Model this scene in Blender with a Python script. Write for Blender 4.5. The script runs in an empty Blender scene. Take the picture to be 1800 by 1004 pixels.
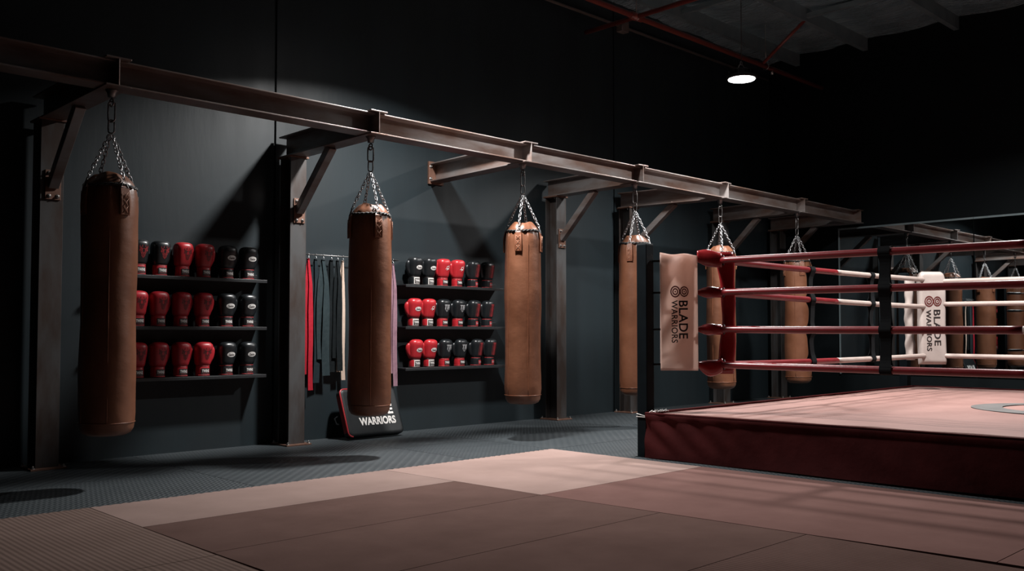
import bpy, bmesh, math, random
from mathutils import Vector, Matrix, noise
random.seed(7)
S = bpy.context.scene
COL = S.collection
PI = math.pi
V = Vector

# ------------------------------------------------------------------ camera
TH, PITCH = 0.8008, 0.0366
cam_d = bpy.data.cameras.new('camera')
cam_d.sensor_width = 36.0
cam_d.lens = 1614.5 * 36.0 / 1800.0
cam_d.shift_y = 24.65 / 1800.0
cam_d.clip_start = 0.05
cam = bpy.data.objects.new('camera', cam_d)
COL.objects.link(cam)
cam.location = (0, 0, 1.0)
cam.rotation_euler = (PI / 2 + PITCH, 0, TH - PI / 2)
S.camera = cam
S.view_settings.view_transform = 'Standard'
S.view_settings.look = 'None'
S.view_settings.gamma = 1.0
S.view_settings.use_curve_mapping = False
S.view_settings.exposure = 0.0

# ------------------------------------------------------------------ materials
def nodes_of(name):
    m = bpy.data.materials.new(name)
    m.use_nodes = True
    nt = m.node_tree
    b = nt.nodes['Principled BSDF']
    return m, nt, b

def noise_node(nt, scale, detail=4, rough=0.55, stretch=None, coord='Object'):
    tc = nt.nodes.new('ShaderNodeTexCoord')
    mp = nt.nodes.new('ShaderNodeMapping')
    if stretch: mp.inputs['Scale'].default_value = stretch
    nt.links.new(tc.outputs[coord], mp.inputs['Vector'])
    n = nt.nodes.new('ShaderNodeTexNoise')
    n.inputs['Scale'].default_value = scale
    n.inputs['Detail'].default_value = detail
    n.inputs['Roughness'].default_value = rough
    nt.links.new(mp.outputs['Vector'], n.inputs['Vector'])
    return n

ALB = 0.72
def ramp(nt, src, c0, c1, p0=0.35, p1=0.65):
    c0 = [x * ALB for x in c0]; c1 = [x * ALB for x in c1]
    r = nt.nodes.new('ShaderNodeValToRGB')
    r.color_ramp.elements[0].position = p0
    r.color_ramp.elements[1].position = p1
    r.color_ramp.elements[0].color = (*c0, 1)
    r.color_ramp.elements[1].color = (*c1, 1)
    nt.links.new(src, r.inputs['Fac'])
    return r

def bump(nt, b, src, strength=0.2, dist=0.01, prev=None):
    bp = nt.nodes.new('ShaderNodeBump')
    bp.inputs['Strength'].default_value = strength
    bp.inputs['Distance'].default_value = dist
    nt.links.new(src, bp.inputs['Height'])
    if prev: nt.links.new(prev.outputs['Normal'], bp.inputs['Normal'])
    nt.links.new(bp.outputs['Normal'], b.inputs['Normal'])
    return bp

def mat(name, c0, c1=None, rough=0.5, metal=0.0, scale=8.0, stretch=None, bstr=0.0, bdist=0.004,
        bscale=None, spec=0.5, coat=0.0, p0=0.35, p1=0.65, rough2=None, coord='Object', sheen=0.0):
    m, nt, b = nodes_of(name)
    b.inputs['Roughness'].default_value = rough
    b.inputs['Metallic'].default_value = metal
    b.inputs['Specular IOR Level'].default_value = spec
    b.inputs['Coat Weight'].default_value = coat
    b.inputs['Sheen Weight'].default_value = sheen
    n = noise_node(nt, scale, stretch=stretch, coord=coord)
    r = ramp(nt, n.outputs['Fac'], c0, c1 or c0, p0, p1)
    nt.links.new(r.outputs['Color'], b.inputs['Base Color'])
    if rough2 is not None:
        mr = nt.nodes.new('ShaderNodeMapRange')
        mr.inputs['From Min'].default_value = 0.3; mr.inputs['From Max'].default_value = 0.7
        mr.inputs['To Min'].default_value = rough; mr.inputs['To Max'].default_value = rough2
        nt.links.new(n.outputs['Fac'], mr.inputs['Value'])
        nt.links.new(mr.outputs['Result'], b.inputs['Roughness'])
    if bstr:
        n2 = noise_node(nt, bscale or scale * 3, stretch=stretch, coord=coord)
        bump(nt, b, n2.outputs['Fac'], bstr, bdist)
    return m

M = {}
M['wall'] = mat('dark_wall_paint', (0.0128, 0.0200, 0.0240), (0.0190, 0.0285, 0.0335), 0.55, spec=0.35, scale=0.9, stretch=(2.6, 1, 0.5), bstr=0.12, bdist=0.006, bscale=9, rough2=0.42)
M['wall2'] = mat('black_wall_paint', (0.0042, 0.0066, 0.0078), (0.0060, 0.0090, 0.0105), 0.65, spec=0.1, scale=1.1)
M['floor'] = mat('black_concrete', (0.015, 0.016, 0.017), (0.022, 0.023, 0.024), 0.7, scale=3)
M['steel'] = mat('mill_scale_steel_lit', (0.235, 0.145, 0.112), (0.40, 0.37, 0.36), 0.45, 0.55, scale=3.6, stretch=(0.5, 0.5, 1.9), bstr=0.10, bscale=40, bdist=0.002, rough2=0.36)  # base colour raised to stand in for lamplight on the rail web
M['steel_post'] = mat('mill_scale_steel_shaded', (0.066, 0.046, 0.038), (0.125, 0.126, 0.128), 0.5, 0.5, scale=3.2, stretch=(2, 2.0, 0.6), bstr=0.10, bscale=40, bdist=0.002, rough2=0.38)  # darker copy of the rail steel, the posts' shade put into its colour
M['rust'] = mat('rusty_steel_edge', (0.16, 0.075, 0.048), (0.23, 0.12, 0.085), 0.6, 0.35, scale=14, bstr=0.2, bscale=50, bdist=0.002)
M['bolt'] = mat('zinc_bolt', (0.42, 0.40, 0.38), (0.55, 0.52, 0.5), 0.35, 0.9, scale=20)
M['chain'] = mat('galvanised_chain', (0.44, 0.44, 0.45), (0.58, 0.58, 0.59), 0.34, 0.95, scale=30)
M['chain_dark'] = mat('dark_steel_link', (0.20, 0.19, 0.19), (0.3, 0.29, 0.28), 0.38, 0.9, scale=30)
M['cord_black'] = mat('black_cord', (0.012, 0.011, 0.011), (0.02, 0.018, 0.017), 0.6, scale=40)
M['black_metal'] = mat('black_powder_coat', (0.012, 0.014, 0.016), (0.018, 0.02, 0.022), 0.42, scale=20, bstr=0.05, bscale=150, bdist=0.001)
M['black_post'] = mat('black_post_vinyl', (0.0035, 0.006, 0.0078), (0.005, 0.0085, 0.011), 0.6, spec=0.06, scale=6, bstr=0.05)
M['webbing'] = mat('black_webbing', (0.005, 0.006, 0.007), (0.008, 0.009, 0.0105), 0.85, spec=0.1, scale=60, stretch=(1, 1, 6), bstr=0.2, bscale=120, bdist=0.001)
M['mirror'] = None
M['canvas'] = mat('pink_canvas', (0.25, 0.136, 0.118), (0.305, 0.172, 0.150), 0.7, spec=0.25, scale=2.2, bstr=0.12, bscale=5.0, bdist=0.02)
M['canvas_mark'] = mat('grey_canvas_print', (0.085, 0.08, 0.078), (0.12, 0.112, 0.108), 0.65, scale=6)
M['canvas_mark_red'] = mat('maroon_canvas_print', (0.15, 0.05, 0.045), (0.19, 0.065, 0.058), 0.65, scale=6)
M['skirt'] = mat('maroon_skirt_cloth', (0.050, 0.0066, 0.0070), (0.067, 0.0098, 0.0102), 0.8, spec=0.08, scale=5, bstr=0.25, bscale=7, bdist=0.015)
M['banner'] = mat('beige_vinyl_banner', (0.50, 0.345, 0.305), (0.555, 0.39, 0.345), 0.5, scale=3, bstr=0.15, bscale=5, bdist=0.02)
_nt = M['banner'].node_tree
_p = _nt.nodes['Principled BSDF']; _o = _nt.nodes['Material Output']
_tr = _nt.nodes.new('ShaderNodeBsdfTranslucent'); _tr.inputs['Color'].default_value = (0.86, 0.72, 0.66, 1)
_mx = _nt.nodes.new('ShaderNodeMixShader'); _mx.inputs['Fac'].default_value = 0.75
_nt.links.new(_p.outputs[0], _mx.inputs[1]); _nt.links.new(_tr.outputs[0], _mx.inputs[2]); _nt.links.new(_mx.outputs[0], _o.inputs['Surface'])
M['white_vinyl'] = mat('white_vinyl', (0.47, 0.40, 0.37), (0.52, 0.45, 0.415), 0.36, scale=4, bstr=0.12, bscale=7, bdist=0.015)
M['print_maroon'] = mat('maroon_print', (0.105, 0.014, 0.012), (0.13, 0.02, 0.017), 0.5, scale=20)
M['print_dark'] = mat('dark_ink_print', (0.014, 0.010, 0.010), (0.022, 0.015, 0.014), 0.5, scale=20)
M['print_white'] = mat('white_print', (0.82, 0.79, 0.76), (0.88, 0.85, 0.82), 0.5, scale=20)
M['red_vinyl'] = mat('glossy_red_vinyl', (0.235, 0.012, 0.015), (0.30, 0.018, 0.02), 0.24, scale=6, bstr=0.25, bscale=9, bdist=0.012)
M['shield'] = mat('black_shield_vinyl', (0.009, 0.0115, 0.013), (0.013, 0.0155, 0.0175), 0.5, spec=0.25, scale=8, bstr=0.1, bscale=12, bdist=0.006)
M['shield_red'] = mat('red_shield_piping', (0.30, 0.014, 0.02), (0.36, 0.02, 0.026), 0.35, scale=12)
M['lamp_body'] = mat('black_lamp_housing', (0.02, 0.02, 0.022), (0.03, 0.03, 0.032), 0.45, 0.5, scale=12)
M['red_pipe'] = mat('red_sprinkler_paint', (0.20, 0.036, 0.028), (0.25, 0.05, 0.036), 0.4, scale=5)
M['conduit'] = mat('grey_conduit', (0.20, 0.155, 0.14), (0.24, 0.19, 0.17), 0.45, 0.4, scale=5)
M['purlin'] = mat('galvanised_purlin', (0.24, 0.31, 0.33), (0.32, 0.40, 0.42), 0.5, 0.5, scale=4)
M['sarking'] = mat('silver_roof_sarking', (0.55, 0.80, 0.88), (0.85, 1.1, 1.18), 0.25, 0.7, scale=2.0, stretch=(3, 1, 1), bstr=0.6, bscale=6, bdist=0.05)
M['paint_chip'] = mat('white_rope_scuff', (0.6, 0.45, 0.42), (0.7, 0.55, 0.5), 0.5, scale=20)

def rope_mat(name, c0, c1, chip):
    m, nt, b = nodes_of(name)
    n = noise_node(nt, 9)
    r = ramp(nt, n.outputs['Fac'], c0, c1)
    n2 = noise_node(nt, 14, detail=6, rough=0.7)
    r2 = ramp(nt, n2.outputs['Fac'], (0, 0, 0), (1.38, 1.38, 1.38), 0.69, 0.72)
    mx = nt.nodes.new('ShaderNodeMix'); mx.data_type = 'RGBA'
    nt.links.new(r2.outputs['Color'], mx.inputs['Factor'])
    nt.links.new(r.outputs['Color'], mx.inputs[6]); mx.inputs[7].default_value = (*chip, 1)
    nt.links.new(mx.outputs[2], b.inputs['Base Color'])
    b.inputs['Roughness'].default_value = 0.34
    bump(nt, b, n2.outputs['Fac'], 0.25, 0.006)
    return m
M['rope_red'] = rope_mat('red_rope_sleeve', (0.175, 0.008, 0.012), (0.225, 0.012, 0.017), (0.42, 0.17, 0.16))
M['rope_white'] = rope_mat('white_rope_sleeve', (0.42, 0.335, 0.30), (0.48, 0.385, 0.35), (0.27, 0.11, 0.09))

def leather_bag():
    m, nt, b = nodes_of('brown_bag_leather')
    n = noise_node(nt, 4.5, 5, 0.6)
    r = ramp(nt, n.outputs['Fac'], (0.168, 0.064, 0.032), (0.245, 0.100, 0.053), 0.3, 0.72)
    n3 = noise_node(nt, 1.6, 3, 0.5)
    r3 = ramp(nt, n3.outputs['Fac'], (1.0, 0.92, 0.86), (1.389, 1.389, 1.389), 0.32, 0.6)
    mx = nt.nodes.new('ShaderNodeMix'); mx.data_type = 'RGBA'; mx.blend_type = 'MULTIPLY'
    mx.inputs['Factor'].default_value = 1.0
    nt.links.new(r.outputs['Color'], mx.inputs[6]); nt.links.new(r3.outputs['Color'], mx.inputs[7])
    nt.links.new(mx.outputs[2], b.inputs['Base Color'])
    b.inputs['Roughness'].default_value = 0.40
    b.inputs['Specular IOR Level'].default_value = 0.45
    n2 = noise_node(nt, 8, 4, 0.55, stretch=(1, 1, 1.5))
    p = bump(nt, b, n2.outputs['Fac'], 0.24, 0.012)
    n4 = noise_node(nt, 160, 2)
    bump(nt, b, n4.outputs['Fac'], 0.12, 0.002, p)
    return m
M['bag'] = leather_bag()
M['bag_strap'] = mat('bag_strap_leather', (0.19, 0.066, 0.03), (0.25, 0.09, 0.045), 0.4, scale=14, bstr=0.15, bscale=60, bdist=0.002)
M['bag_stitch'] = mat('pale_bag_stitching', (0.36, 0.17, 0.10), (0.42, 0.21, 0.13), 0.6, scale=40)

def glove_mat(name, c0, c1, rough=0.33):
    return mat(name, c0, c1, rough, scale=12, bstr=0.14, bscale=28, bdist=0.003, spec=0.5)
M['g_red'] = glove_mat('red_glove_leather', (0.44, 0.018, 0.026), (0.52, 0.024, 0.032), 0.36)
M['g_darkred'] = glove_mat('deep_red_glove_leather', (0.42, 0.016, 0.025), (0.50, 0.022, 0.032), 0.40)
M['g_black'] = glove_mat('black_glove_leather', (0.0075, 0.0095, 0.0115), (0.012, 0.0145, 0.0165), 0.34)
M['g_white'] = glove_mat('white_cuff_leather', (0.70, 0.66, 0.62), (0.76, 0.72, 0.68), 0.45)
M['p_white'] = mat('white_glove_print', (0.80, 0.77, 0.74), (0.84, 0.81, 0.78), 0.5, scale=20)
M['p_grey'] = mat('silver_glove_print', (0.38, 0.38, 0.39), (0.46, 0.46, 0.47), 0.45, scale=20)
M['p_red'] = mat('red_glove_print', (0.40, 0.03, 0.035), (0.46, 0.04, 0.045), 0.5, scale=20)
M['p_black'] = mat('black_glove_print', (0.02, 0.014, 0.015), (0.03, 0.02, 0.02), 0.5, scale=20)
def cloth(name, c0, c1): return mat(name, c0, c1, 0.9, scale=30, bstr=0.2, bscale=90, bdist=0.002, spec=0.1)
M['w_red'] = cloth('red_wrap_cloth', (0.40, 0.016, 0.03), (0.46, 0.022, 0.038))
M['w_teal'] = cloth('slate_teal_wrap_cloth', (0.026, 0.040, 0.045), (0.034, 0.050, 0.055))
M['w_navy'] = cloth('navy_wrap_cloth', (0.016, 0.026, 0.032), (0.022, 0.033, 0.040))
M['w_black'] = cloth('black_wrap_cloth', (0.0075, 0.0105, 0.012), (0.011, 0.014, 0.0155))
M['w_beige'] = cloth('cream_wrap_cloth', (0.60, 0.46, 0.37), (0.66, 0.51, 0.42))
M['w_purple'] = cloth('mauve_wrap_cloth', (0.26, 0.15, 0.19), (0.31, 0.18, 0.22))

def mat_floor(name, c0, c1, kind, rough=0.6):
    """gym mats: 'smooth', 'rib_x', 'rib_y' (fine ribs along x / y), 'dia' (raised diagonal dashes)"""
    m, nt, b = nodes_of(name)
    n = noise_node(nt, 2.5, 5, 0.6)
    r = ramp(nt, n.outputs['Fac'], c0, c1, 0.3, 0.7)
    nt.links.new(r.outputs['Color'], b.inputs['Base Color'])
    b.inputs['Roughness'].default_value = rough
    b.inputs['Specular IOR Level'].default_value = 0.0 if 'pink' in name or 'dusky' in name else 0.32
    tc = nt.nodes.new('ShaderNodeTexCoord')
    if kind == 'smooth':
        n2 = noise_node(nt, 60, 3)
        bump(nt, b, n2.outputs['Fac'], 0.15, 0.003)
    else:
        w = nt.nodes.new('ShaderNodeTexWave')
        mp = nt.nodes.new('ShaderNodeMapping')
        nt.links.new(tc.outputs['Object'], mp.inputs['Vector'])
        nt.links.new(mp.outputs['Vector'], w.inputs['Vector'])
        w.inputs['Distortion'].default_value = 0.0
        w.bands_direction = 'X'
        if kind == 'rib_x': mp.inputs['Rotation'].default_value = (0, 0, PI / 2); w.inputs['Scale'].default_value = 11
        elif kind == 'rib_y': w.inputs['Scale'].default_value = 11
        elif kind == 'dia': mp.inputs['Rotation'].default_value = (0, 0, PI / 4); w.inputs['Scale'].default_value = 10
        elif kind == 'dia2': mp.inputs['Rotation'].default_value = (0, 0, -PI / 4); w.inputs['Scale'].default_value = 10
        src = w.outputs['Fac']
        if kind.startswith('dia'):
            w2 = nt.nodes.new('ShaderNodeTexWave')
            w2.bands_direction = 'Y'; w2.inputs['Scale'].default_value = 5.0
            nt.links.new(mp.outputs['Vector'], w2.inputs['Vector'])
            mm = nt.nodes.new('ShaderNodeMath'); mm.operation = 'MULTIPLY'
            nt.links.new(src, mm.inputs[0]); nt.links.new(w2.outputs['Fac'], mm.inputs[1])
            src = mm.outputs[0]
        bump(nt, b, src, 0.7 if kind.startswith('dia') else 0.5, 0.008 if kind.startswith('dia') else 0.004)
    return m
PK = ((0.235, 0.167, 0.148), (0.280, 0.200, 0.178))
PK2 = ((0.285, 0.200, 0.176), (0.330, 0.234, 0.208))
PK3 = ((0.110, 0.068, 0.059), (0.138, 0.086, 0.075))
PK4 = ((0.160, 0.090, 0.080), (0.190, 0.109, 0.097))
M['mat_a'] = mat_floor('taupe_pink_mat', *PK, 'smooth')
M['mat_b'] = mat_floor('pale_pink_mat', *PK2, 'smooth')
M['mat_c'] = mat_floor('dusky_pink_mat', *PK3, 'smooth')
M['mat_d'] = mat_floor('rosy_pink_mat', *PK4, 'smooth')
M['mat_ribx'] = mat_floor('ribbed_pink_mat', (0.150, 0.104, 0.089), (0.180, 0.127, 0.109), 'rib_y')
M['mat_ribd'] = mat_floor('ribbed_dusky_mat', *PK3, 'rib_y')
BK = ((0.034, 0.042, 0.047), (0.044, 0.053, 0.058))
M['blk_dia'] = mat_floor('black_textured_mat', *BK, 'dia', 0.5)
M['blk_dia2'] = mat_floor('black_textured_mat_turned', *BK, 'dia2', 0.5)

m, nt, b = nodes_of('mirror_glass')
b.inputs['Metallic'].default_value = 1.0
b.inputs['Base Color'].default_value = (0.48, 0.51, 0.52, 1)
b.inputs['Roughness'].default_value = 0.012
M['mirror'] = m
m, nt, b = nodes_of('lit_diffuser')
b.inputs['Base Color'].default_value = (0.9, 0.9, 0.9, 1)
b.inputs['Emission Color'].default_value = (1.0, 0.985, 0.97, 1)
b.inputs['Emission Strength'].default_value = 14.0
M['diffuser'] = m

# ------------------------------------------------------------------ mesh helper
class MB:
    def __init__(s): s.v = []; s.f = []; s.sm = []
    def add(s, vs, fs, smooth=False):
        k = len(s.v)
        s.v += [V(p) for p in vs]
        s.f += [tuple(k + i for i in f) for f in fs]
        s.sm += [smooth] * len(fs)
        return s
    def box(s, x0, x1, y0, y1, z0, z1):
        return s.add([(x0, y0, z0), (x1, y0, z0), (x1, y1, z0), (x0, y1, z0), (x0, y0, z1), (x1, y0, z1), (x1, y1, z1), (x0, y1, z1)],
                     [(0, 3, 2, 1), (4, 5, 6, 7), (0, 1, 5, 4), (1, 2, 6, 5), (2, 3, 7, 6), (3, 0, 4, 7)])
    def obox(s, c, ax, ay, az, hx, hy, hz):
        c, ax, ay, az = V(c), V(ax).normalized() * hx, V(ay).normalized() * hy, V(az).normalized() * hz
        vs = [c + ax * i + ay * j + az * k for k in (-1, 1) for i, j in ((-1, -1), (1, -1), (1, 1), (-1, 1))]
        return s.add(vs, [(0, 3, 2, 1), (4, 5, 6, 7), (0, 1, 5, 4), (1, 2, 6, 5), (2, 3, 7, 6), (3, 0, 4, 7)])
    def prism(s, poly, o, u, w, ext):
        o, u, w, ext = V(o), V(u), V(w), V(ext)
        n = len(poly)
        a = [o + u * p[0] + w * p[1] for p in poly]
        bb = [p + ext for p in a]
        return s.add(a + bb, [tuple(range(n - 1, -1, -1)), tuple(range(n, 2 * n))] + [(i, (i + 1) % n, n + (i + 1) % n, n + i) for i in range(n)])
    def loft(s, rings, closed=True, cap0=True, cap1=True, smooth=True):
        n = len(rings[0]); vs = [p for r in rings for p in r]; fs = []
        for j in range(len(rings) - 1):
            for i in range(n if closed else n - 1):
                i2 = (i + 1) % n
                fs.append((j * n + i, j * n + i2, (j + 1) * n + i2, (j + 1) * n + i))
        if closed and cap0: fs.append(tuple(range(n - 1, -1, -1)))
        if closed and cap1: fs.append(tuple((len(rings) - 1) * n + i for i in range(n)))
        return s.add(vs, fs, smooth)
    def tube(s, path, r, n=10, closed=False, smooth=True, flat=1.0):
        path = [V(p) for p in path]; m = len(path)
        rs = r if isinstance(r, (list, tuple)) else [r] * m
        rings = []; ref = None
        for i, p in enumerate(path):
            if closed: t = path[(i + 1) % m] - path[i - 1]
            else: t = path[min(i + 1, m - 1)] - path[max(i - 1, 0)]
            t.normalize()
            if ref is None:
                ref = V((0, 0, 1)) if abs(t.z) < 0.9 else V((1, 0, 0))
            ref = (ref - t * ref.dot(t))
            if ref.length < 1e-5: ref = t.orthogonal()
            ref.normalize(); b2 = t.cross(ref)
            rings.append([p + ref * (math.cos(a) * rs[i]) + b2 * (math.sin(a) * rs[i] * flat) for a in [2 * PI * k / n for k in range(n)]])
        if closed: rings.append(rings[0]); return s.loft(rings, True, False, False, smooth)
        return s.loft(rings, True, True, True, smooth)
    def cyl(s, p0, p1, r, n=12, smooth=True): return s.tube([p0, p1], r, n, smooth=smooth)
    def lathe(s, prof, c=(0, 0, 0), n=32, smooth=True):
        c = V(c)
        return s.loft([[c + V((r * math.cos(2 * PI * k / n), r * math.sin(2 * PI * k / n), z)) for k in range(n)] for r, z in prof], smooth=smooth)
    def ribbon(s, path, side, w, t, smooth=True):
        """flat strip: path centre line, side = width direction (vector or list), width w, thickness t"""
        path = [V(p) for p in path]; m = len(path); rings = []
        for i, p in enumerate(path):
            tg = (path[min(i + 1, m - 1)] - path[max(i - 1, 0)]).normalized()
            sd = V(side[i] if isinstance(side, list) else side).normalized()
            nn = tg.cross(sd).normalized()
            ww = w[i] if isinstance(w, list) else w
            rings.append([p + sd * ww / 2 + nn * t / 2, p - sd * ww / 2 + nn * t / 2, p - sd * ww / 2 - nn * t / 2, p + sd * ww / 2 - nn * t / 2])
        return s.loft(rings, True, True, True, False)
    def build(s, name, mt, parent=None, bevel=0.0, world=True, fixn=True, autos=None):
        me = bpy.data.meshes.new(name)
        off = V((0, 0, 0))
        if world:
            p = parent
            while p is not None: off += p.location; p = p.parent
        me.from_pydata([tuple(q - off) for q in s.v], [], s.f)
        me.polygons.foreach_set('use_smooth', s.sm)
        if fixn:
            bm = bmesh.new(); bm.from_mesh(me)
            bmesh.ops.recalc_face_normals(bm, faces=bm.faces)
            bm.to_mesh(me); bm.free()
        me.materials.append(M[mt] if isinstance(mt, str) else mt)
        o = bpy.data.objects.new(name, me); COL.objects.link(o)
        if parent: o.parent = parent
        if bevel:
            bv = o.modifiers.new('bevel', 'BEVEL'); bv.width = bevel; bv.segments = 2; bv.limit_method = 'ANGLE'
        return o

def thing(name, label, cat, loc=(0, 0, 0), group=None):
    o = bpy.data.objects.new(name, None); COL.objects.link(o)
    o.location = loc; o.empty_display_size = 0.1
    o['label'] = label; o['category'] = cat
    if group: o['group'] = group
    return o
def tag(o, label, cat, group=None, kind=None):
    o['label'] = label; o['category'] = cat
    if group: o['group'] = group
    if kind: o['kind'] = kind
    return o
def struct(o): o['kind'] = 'structure'; return o
def dup(root, loc, label, group=None):
    r = root.copy(); COL.objects.link(r); r.location = loc; r['label'] = label
    if group: r['group'] = group
    for ch in list(root.children):
        c = ch.copy(); COL.objects.link(c); c.parent = r
        for g in list(ch.children):
            d = g.copy(); COL.objects.link(d); d.parent = c
    return r

# text as flat 2-D triangles (built-in font), cached
_tc = {}
def text2d(s, bold=0.0, shear=0.0, spacing=1.0):
    k = (s, bold, shear, spacing)
    if k in _tc: return _tc[k]
    cu = bpy.data.curves.new('lettering', 'FONT')
    cu.body = s; cu.offset = bold; cu.shear = shear; cu.space_character = spacing
    cu.resolution_u = 4
    ob = bpy.data.objects.new('lettering', cu); COL.objects.link(ob)
    bpy.context.view_layer.update()
    dg = bpy.context.evaluated_depsgraph_get()
    ev = ob.evaluated_get(dg); me = ev.to_mesh()
    vs = [(v.co.x, v.co.y) for v in me.vertices]; fs = [tuple(p.vertices) for p in me.polygons]
    ev.to_mesh_clear(); bpy.data.objects.remove(ob); bpy.data.curves.remove(cu)
    x0 = min(v[0] for v in vs); x1 = max(v[0] for v in vs); y0 = min(v[1] for v in vs); y1 = max(v[1] for v in vs)
    _tc[k] = (vs, fs, (x0, x1, y0, y1)); return _tc[k]
def text_fit(s, cx, cy, w, h, **kw):
    vs, fs, (x0, x1, y0, y1) = text2d(s, **kw)
    return [((x - (x0 + x1) / 2) / (x1 - x0) * w + cx, (y - (y0 + y1) / 2) / (y1 - y0) * h + cy) for x, y in vs], fs
def ring2d(cx, cy, r0, r1, n=28, sx=1.0):
    vs = []; fs = []
    for k in range(n):
        a = 2 * PI * k / n
        vs += [(cx + sx * r0 * math.cos(a), cy + r0 * math.sin(a)), (cx + sx * r1 * math.cos(a), cy + r1 * math.sin(a))]
    for k in range(n):
        a, b2 = 2 * k, 2 * ((k + 1) % n)
        fs.append((a, a + 1, b2 + 1, b2))
    return vs, fs
def disc2d(cx, cy, rx, ry, n=24):
    return [(cx + rx * math.cos(2 * PI * k / n), cy + ry * math.sin(2 * PI * k / n)) for k in range(n)], [tuple(range(n))]
def rect2d(x0, x1, y0, y1): return [(x0, y0), (x1, y0), (x1, y1), (x0, y1)], [(0, 1, 2, 3)]
def merge2d(*parts):
    vs, fs = [], []
    for v, f in parts:
        k = len(vs); vs += v; fs += [tuple(k + i for i in q) for q in f]
    return vs, fs
def decal(vf, fn, name, mt, parent, maxlen=0.008, world=False):
    """put a flat shape on a curved surface: fn(u, w) -> point"""
    vs, fs = vf
    bm = bmesh.new()
    bv = [bm.verts.new((x, y, 0)) for x, y in vs]
    for f in fs:
        try: bm.faces.new([bv[i] for i in f])
        except ValueError: pass
    bmesh.ops.triangulate(bm, faces=bm.faces)
    for _ in range(5):
        le = [e for e in bm.edges if e.calc_length() > maxlen]
        if not le: break
        bmesh.ops.subdivide_edges(bm, edges=le, cuts=1)
        bmesh.ops.triangulate(bm, faces=[f for f in bm.faces if len(f.verts) > 3])
    q = MB()
    bm.verts.index_update()
    q.add([fn(v.co.x, v.co.y) for v in bm.verts], [tuple(v.index for v in f.verts) for f in bm.faces], True)
    bm.free()
    return q.build(name, mt, parent, world=world, fixn=False)

def emblem(cx, cy, R, big=1.0):
    """figure eight of two concentric targets, upright: big one below"""
    r2 = R * 0.90
    parts = [ring2d(cx, cy, R * 0.76, R), ring2d(cx, cy, R * 0.36, R * 0.60), disc2d(cx, cy, R * 0.14, R * 0.14)]
    c2 = cy + R + r2 - R * 0.10
    parts += [ring2d(cx, c2, r2 * 0.76, r2), ring2d(cx, c2, r2 * 0.36, r2 * 0.60), disc2d(cx, c2, r2 * 0.14, r2 * 0.14)]
    return merge2d(*parts)

# ------------------------------------------------------------------ the room
XB, YW = 13.0, 7.53          # back wall, left wall
XF, YR, ZC = -3.5, -5.0, 5.32
q = MB()
seams = [XF, -0.6, 4.27, 9.13, XB]
q.box(XF - 0.2, XB + 0.2, YW + 0.02, YW + 0.2, -0.02, ZC + 0.3)
for a, c in zip(seams[:-1], seams[1:]):
    q.box(a + 0.012, c - 0.012, YW, YW + 0.021, -0.02, ZC + 0.3)
struct(q.build('wall_left', 'wall'))
struct(MB().box(XB, XB + 0.2, YR, YW + 0.2, -0.02, ZC + 0.3).build('wall_back', 'wall2'))
struct(MB().box(XF - 0.2, XB + 0.2, YR - 0.2, YR, -0.02, ZC + 0.3).build('wall_right', 'wall2'))
struct(MB().box(XF - 0.2, XF, YR - 0.2, YW + 0.2, -0.02, ZC + 0.3).build('wall_front', 'wall2'))
struct(MB().box(XF - 0.2, XB + 0.2, YR - 0.2, YW + 0.2, -0.2, -0.02).build('floor', 'floor'))
# ceiling: sarking blanket that sags between the purlins and wrinkles across them
PUR = [7.04, 5.96, 4.68, 3.45, 2.2, 0.95, -0.3, -1.6, -2.9, -4.2]
q = MB()
nx, ny = 150, 90
vs = []
for j in range(ny + 1):
    y = YR - 0.1 + (YW + 0.2 - YR) * j / ny
    near = min(abs(y - p) for p in PUR)
    for i in range(nx + 1):
        x = XF - 0.1 + (XB + 0.2 - XF) * i / nx
        sag = -0.05 * (1 - math.exp(-(near / 0.35) ** 2))
        wr = 0.03 * noise.noise(V((x * 2.6, y * 0.45, 0.3))) + 0.018 * noise.noise(V((x * 6.5, y * 1.1, 4.0)))
        vs.append((x, y, ZC + sag + wr * min(1, near * 3)))
fs = [(j * (nx + 1) + i, (j + 1) * (nx + 1) + i, (j + 1) * (nx + 1) + i + 1, j * (nx + 1) + i + 1) for j in range(ny) for i in range(nx)]
q.add(vs, fs, True)
struct(q.build('ceiling', 'sarking', fixn=False))
for i, y in enumerate(PUR):
    # C-section purlin
    prof = [(-0.035, 0), (0.035, 0), (0.035, 0.02), (0.031, 0.02), (0.031, 0.004), (-0.031, 0.004), (-0.031, 0.176), (0.031, 0.176), (0.031, 0.16), (0.035, 0.16), (0.035, 0.18), (-0.035, 0.18)]
    struct(MB().prism(prof, (XF, y, 5.14), (0, 1, 0), (0, 0, 1), (XB - XF, 0, 0)).build('trim_%d' % (i + 1), 'purlin'))
k = len(PUR)
for (x, y0, y1) in [(9.9, 5.99, 7.0), (10.35, 4.71, 5.92), (11.1, 3.48, 4.64), (11.2, 4.71, 5.92), (7.4, 4.71, 5.92)]:
    k += 1
    struct(MB().box(x - 0.025, x + 0.025, y0, y1, 5.18, 5.24).build('trim_%d' % k, 'purlin'))

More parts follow.
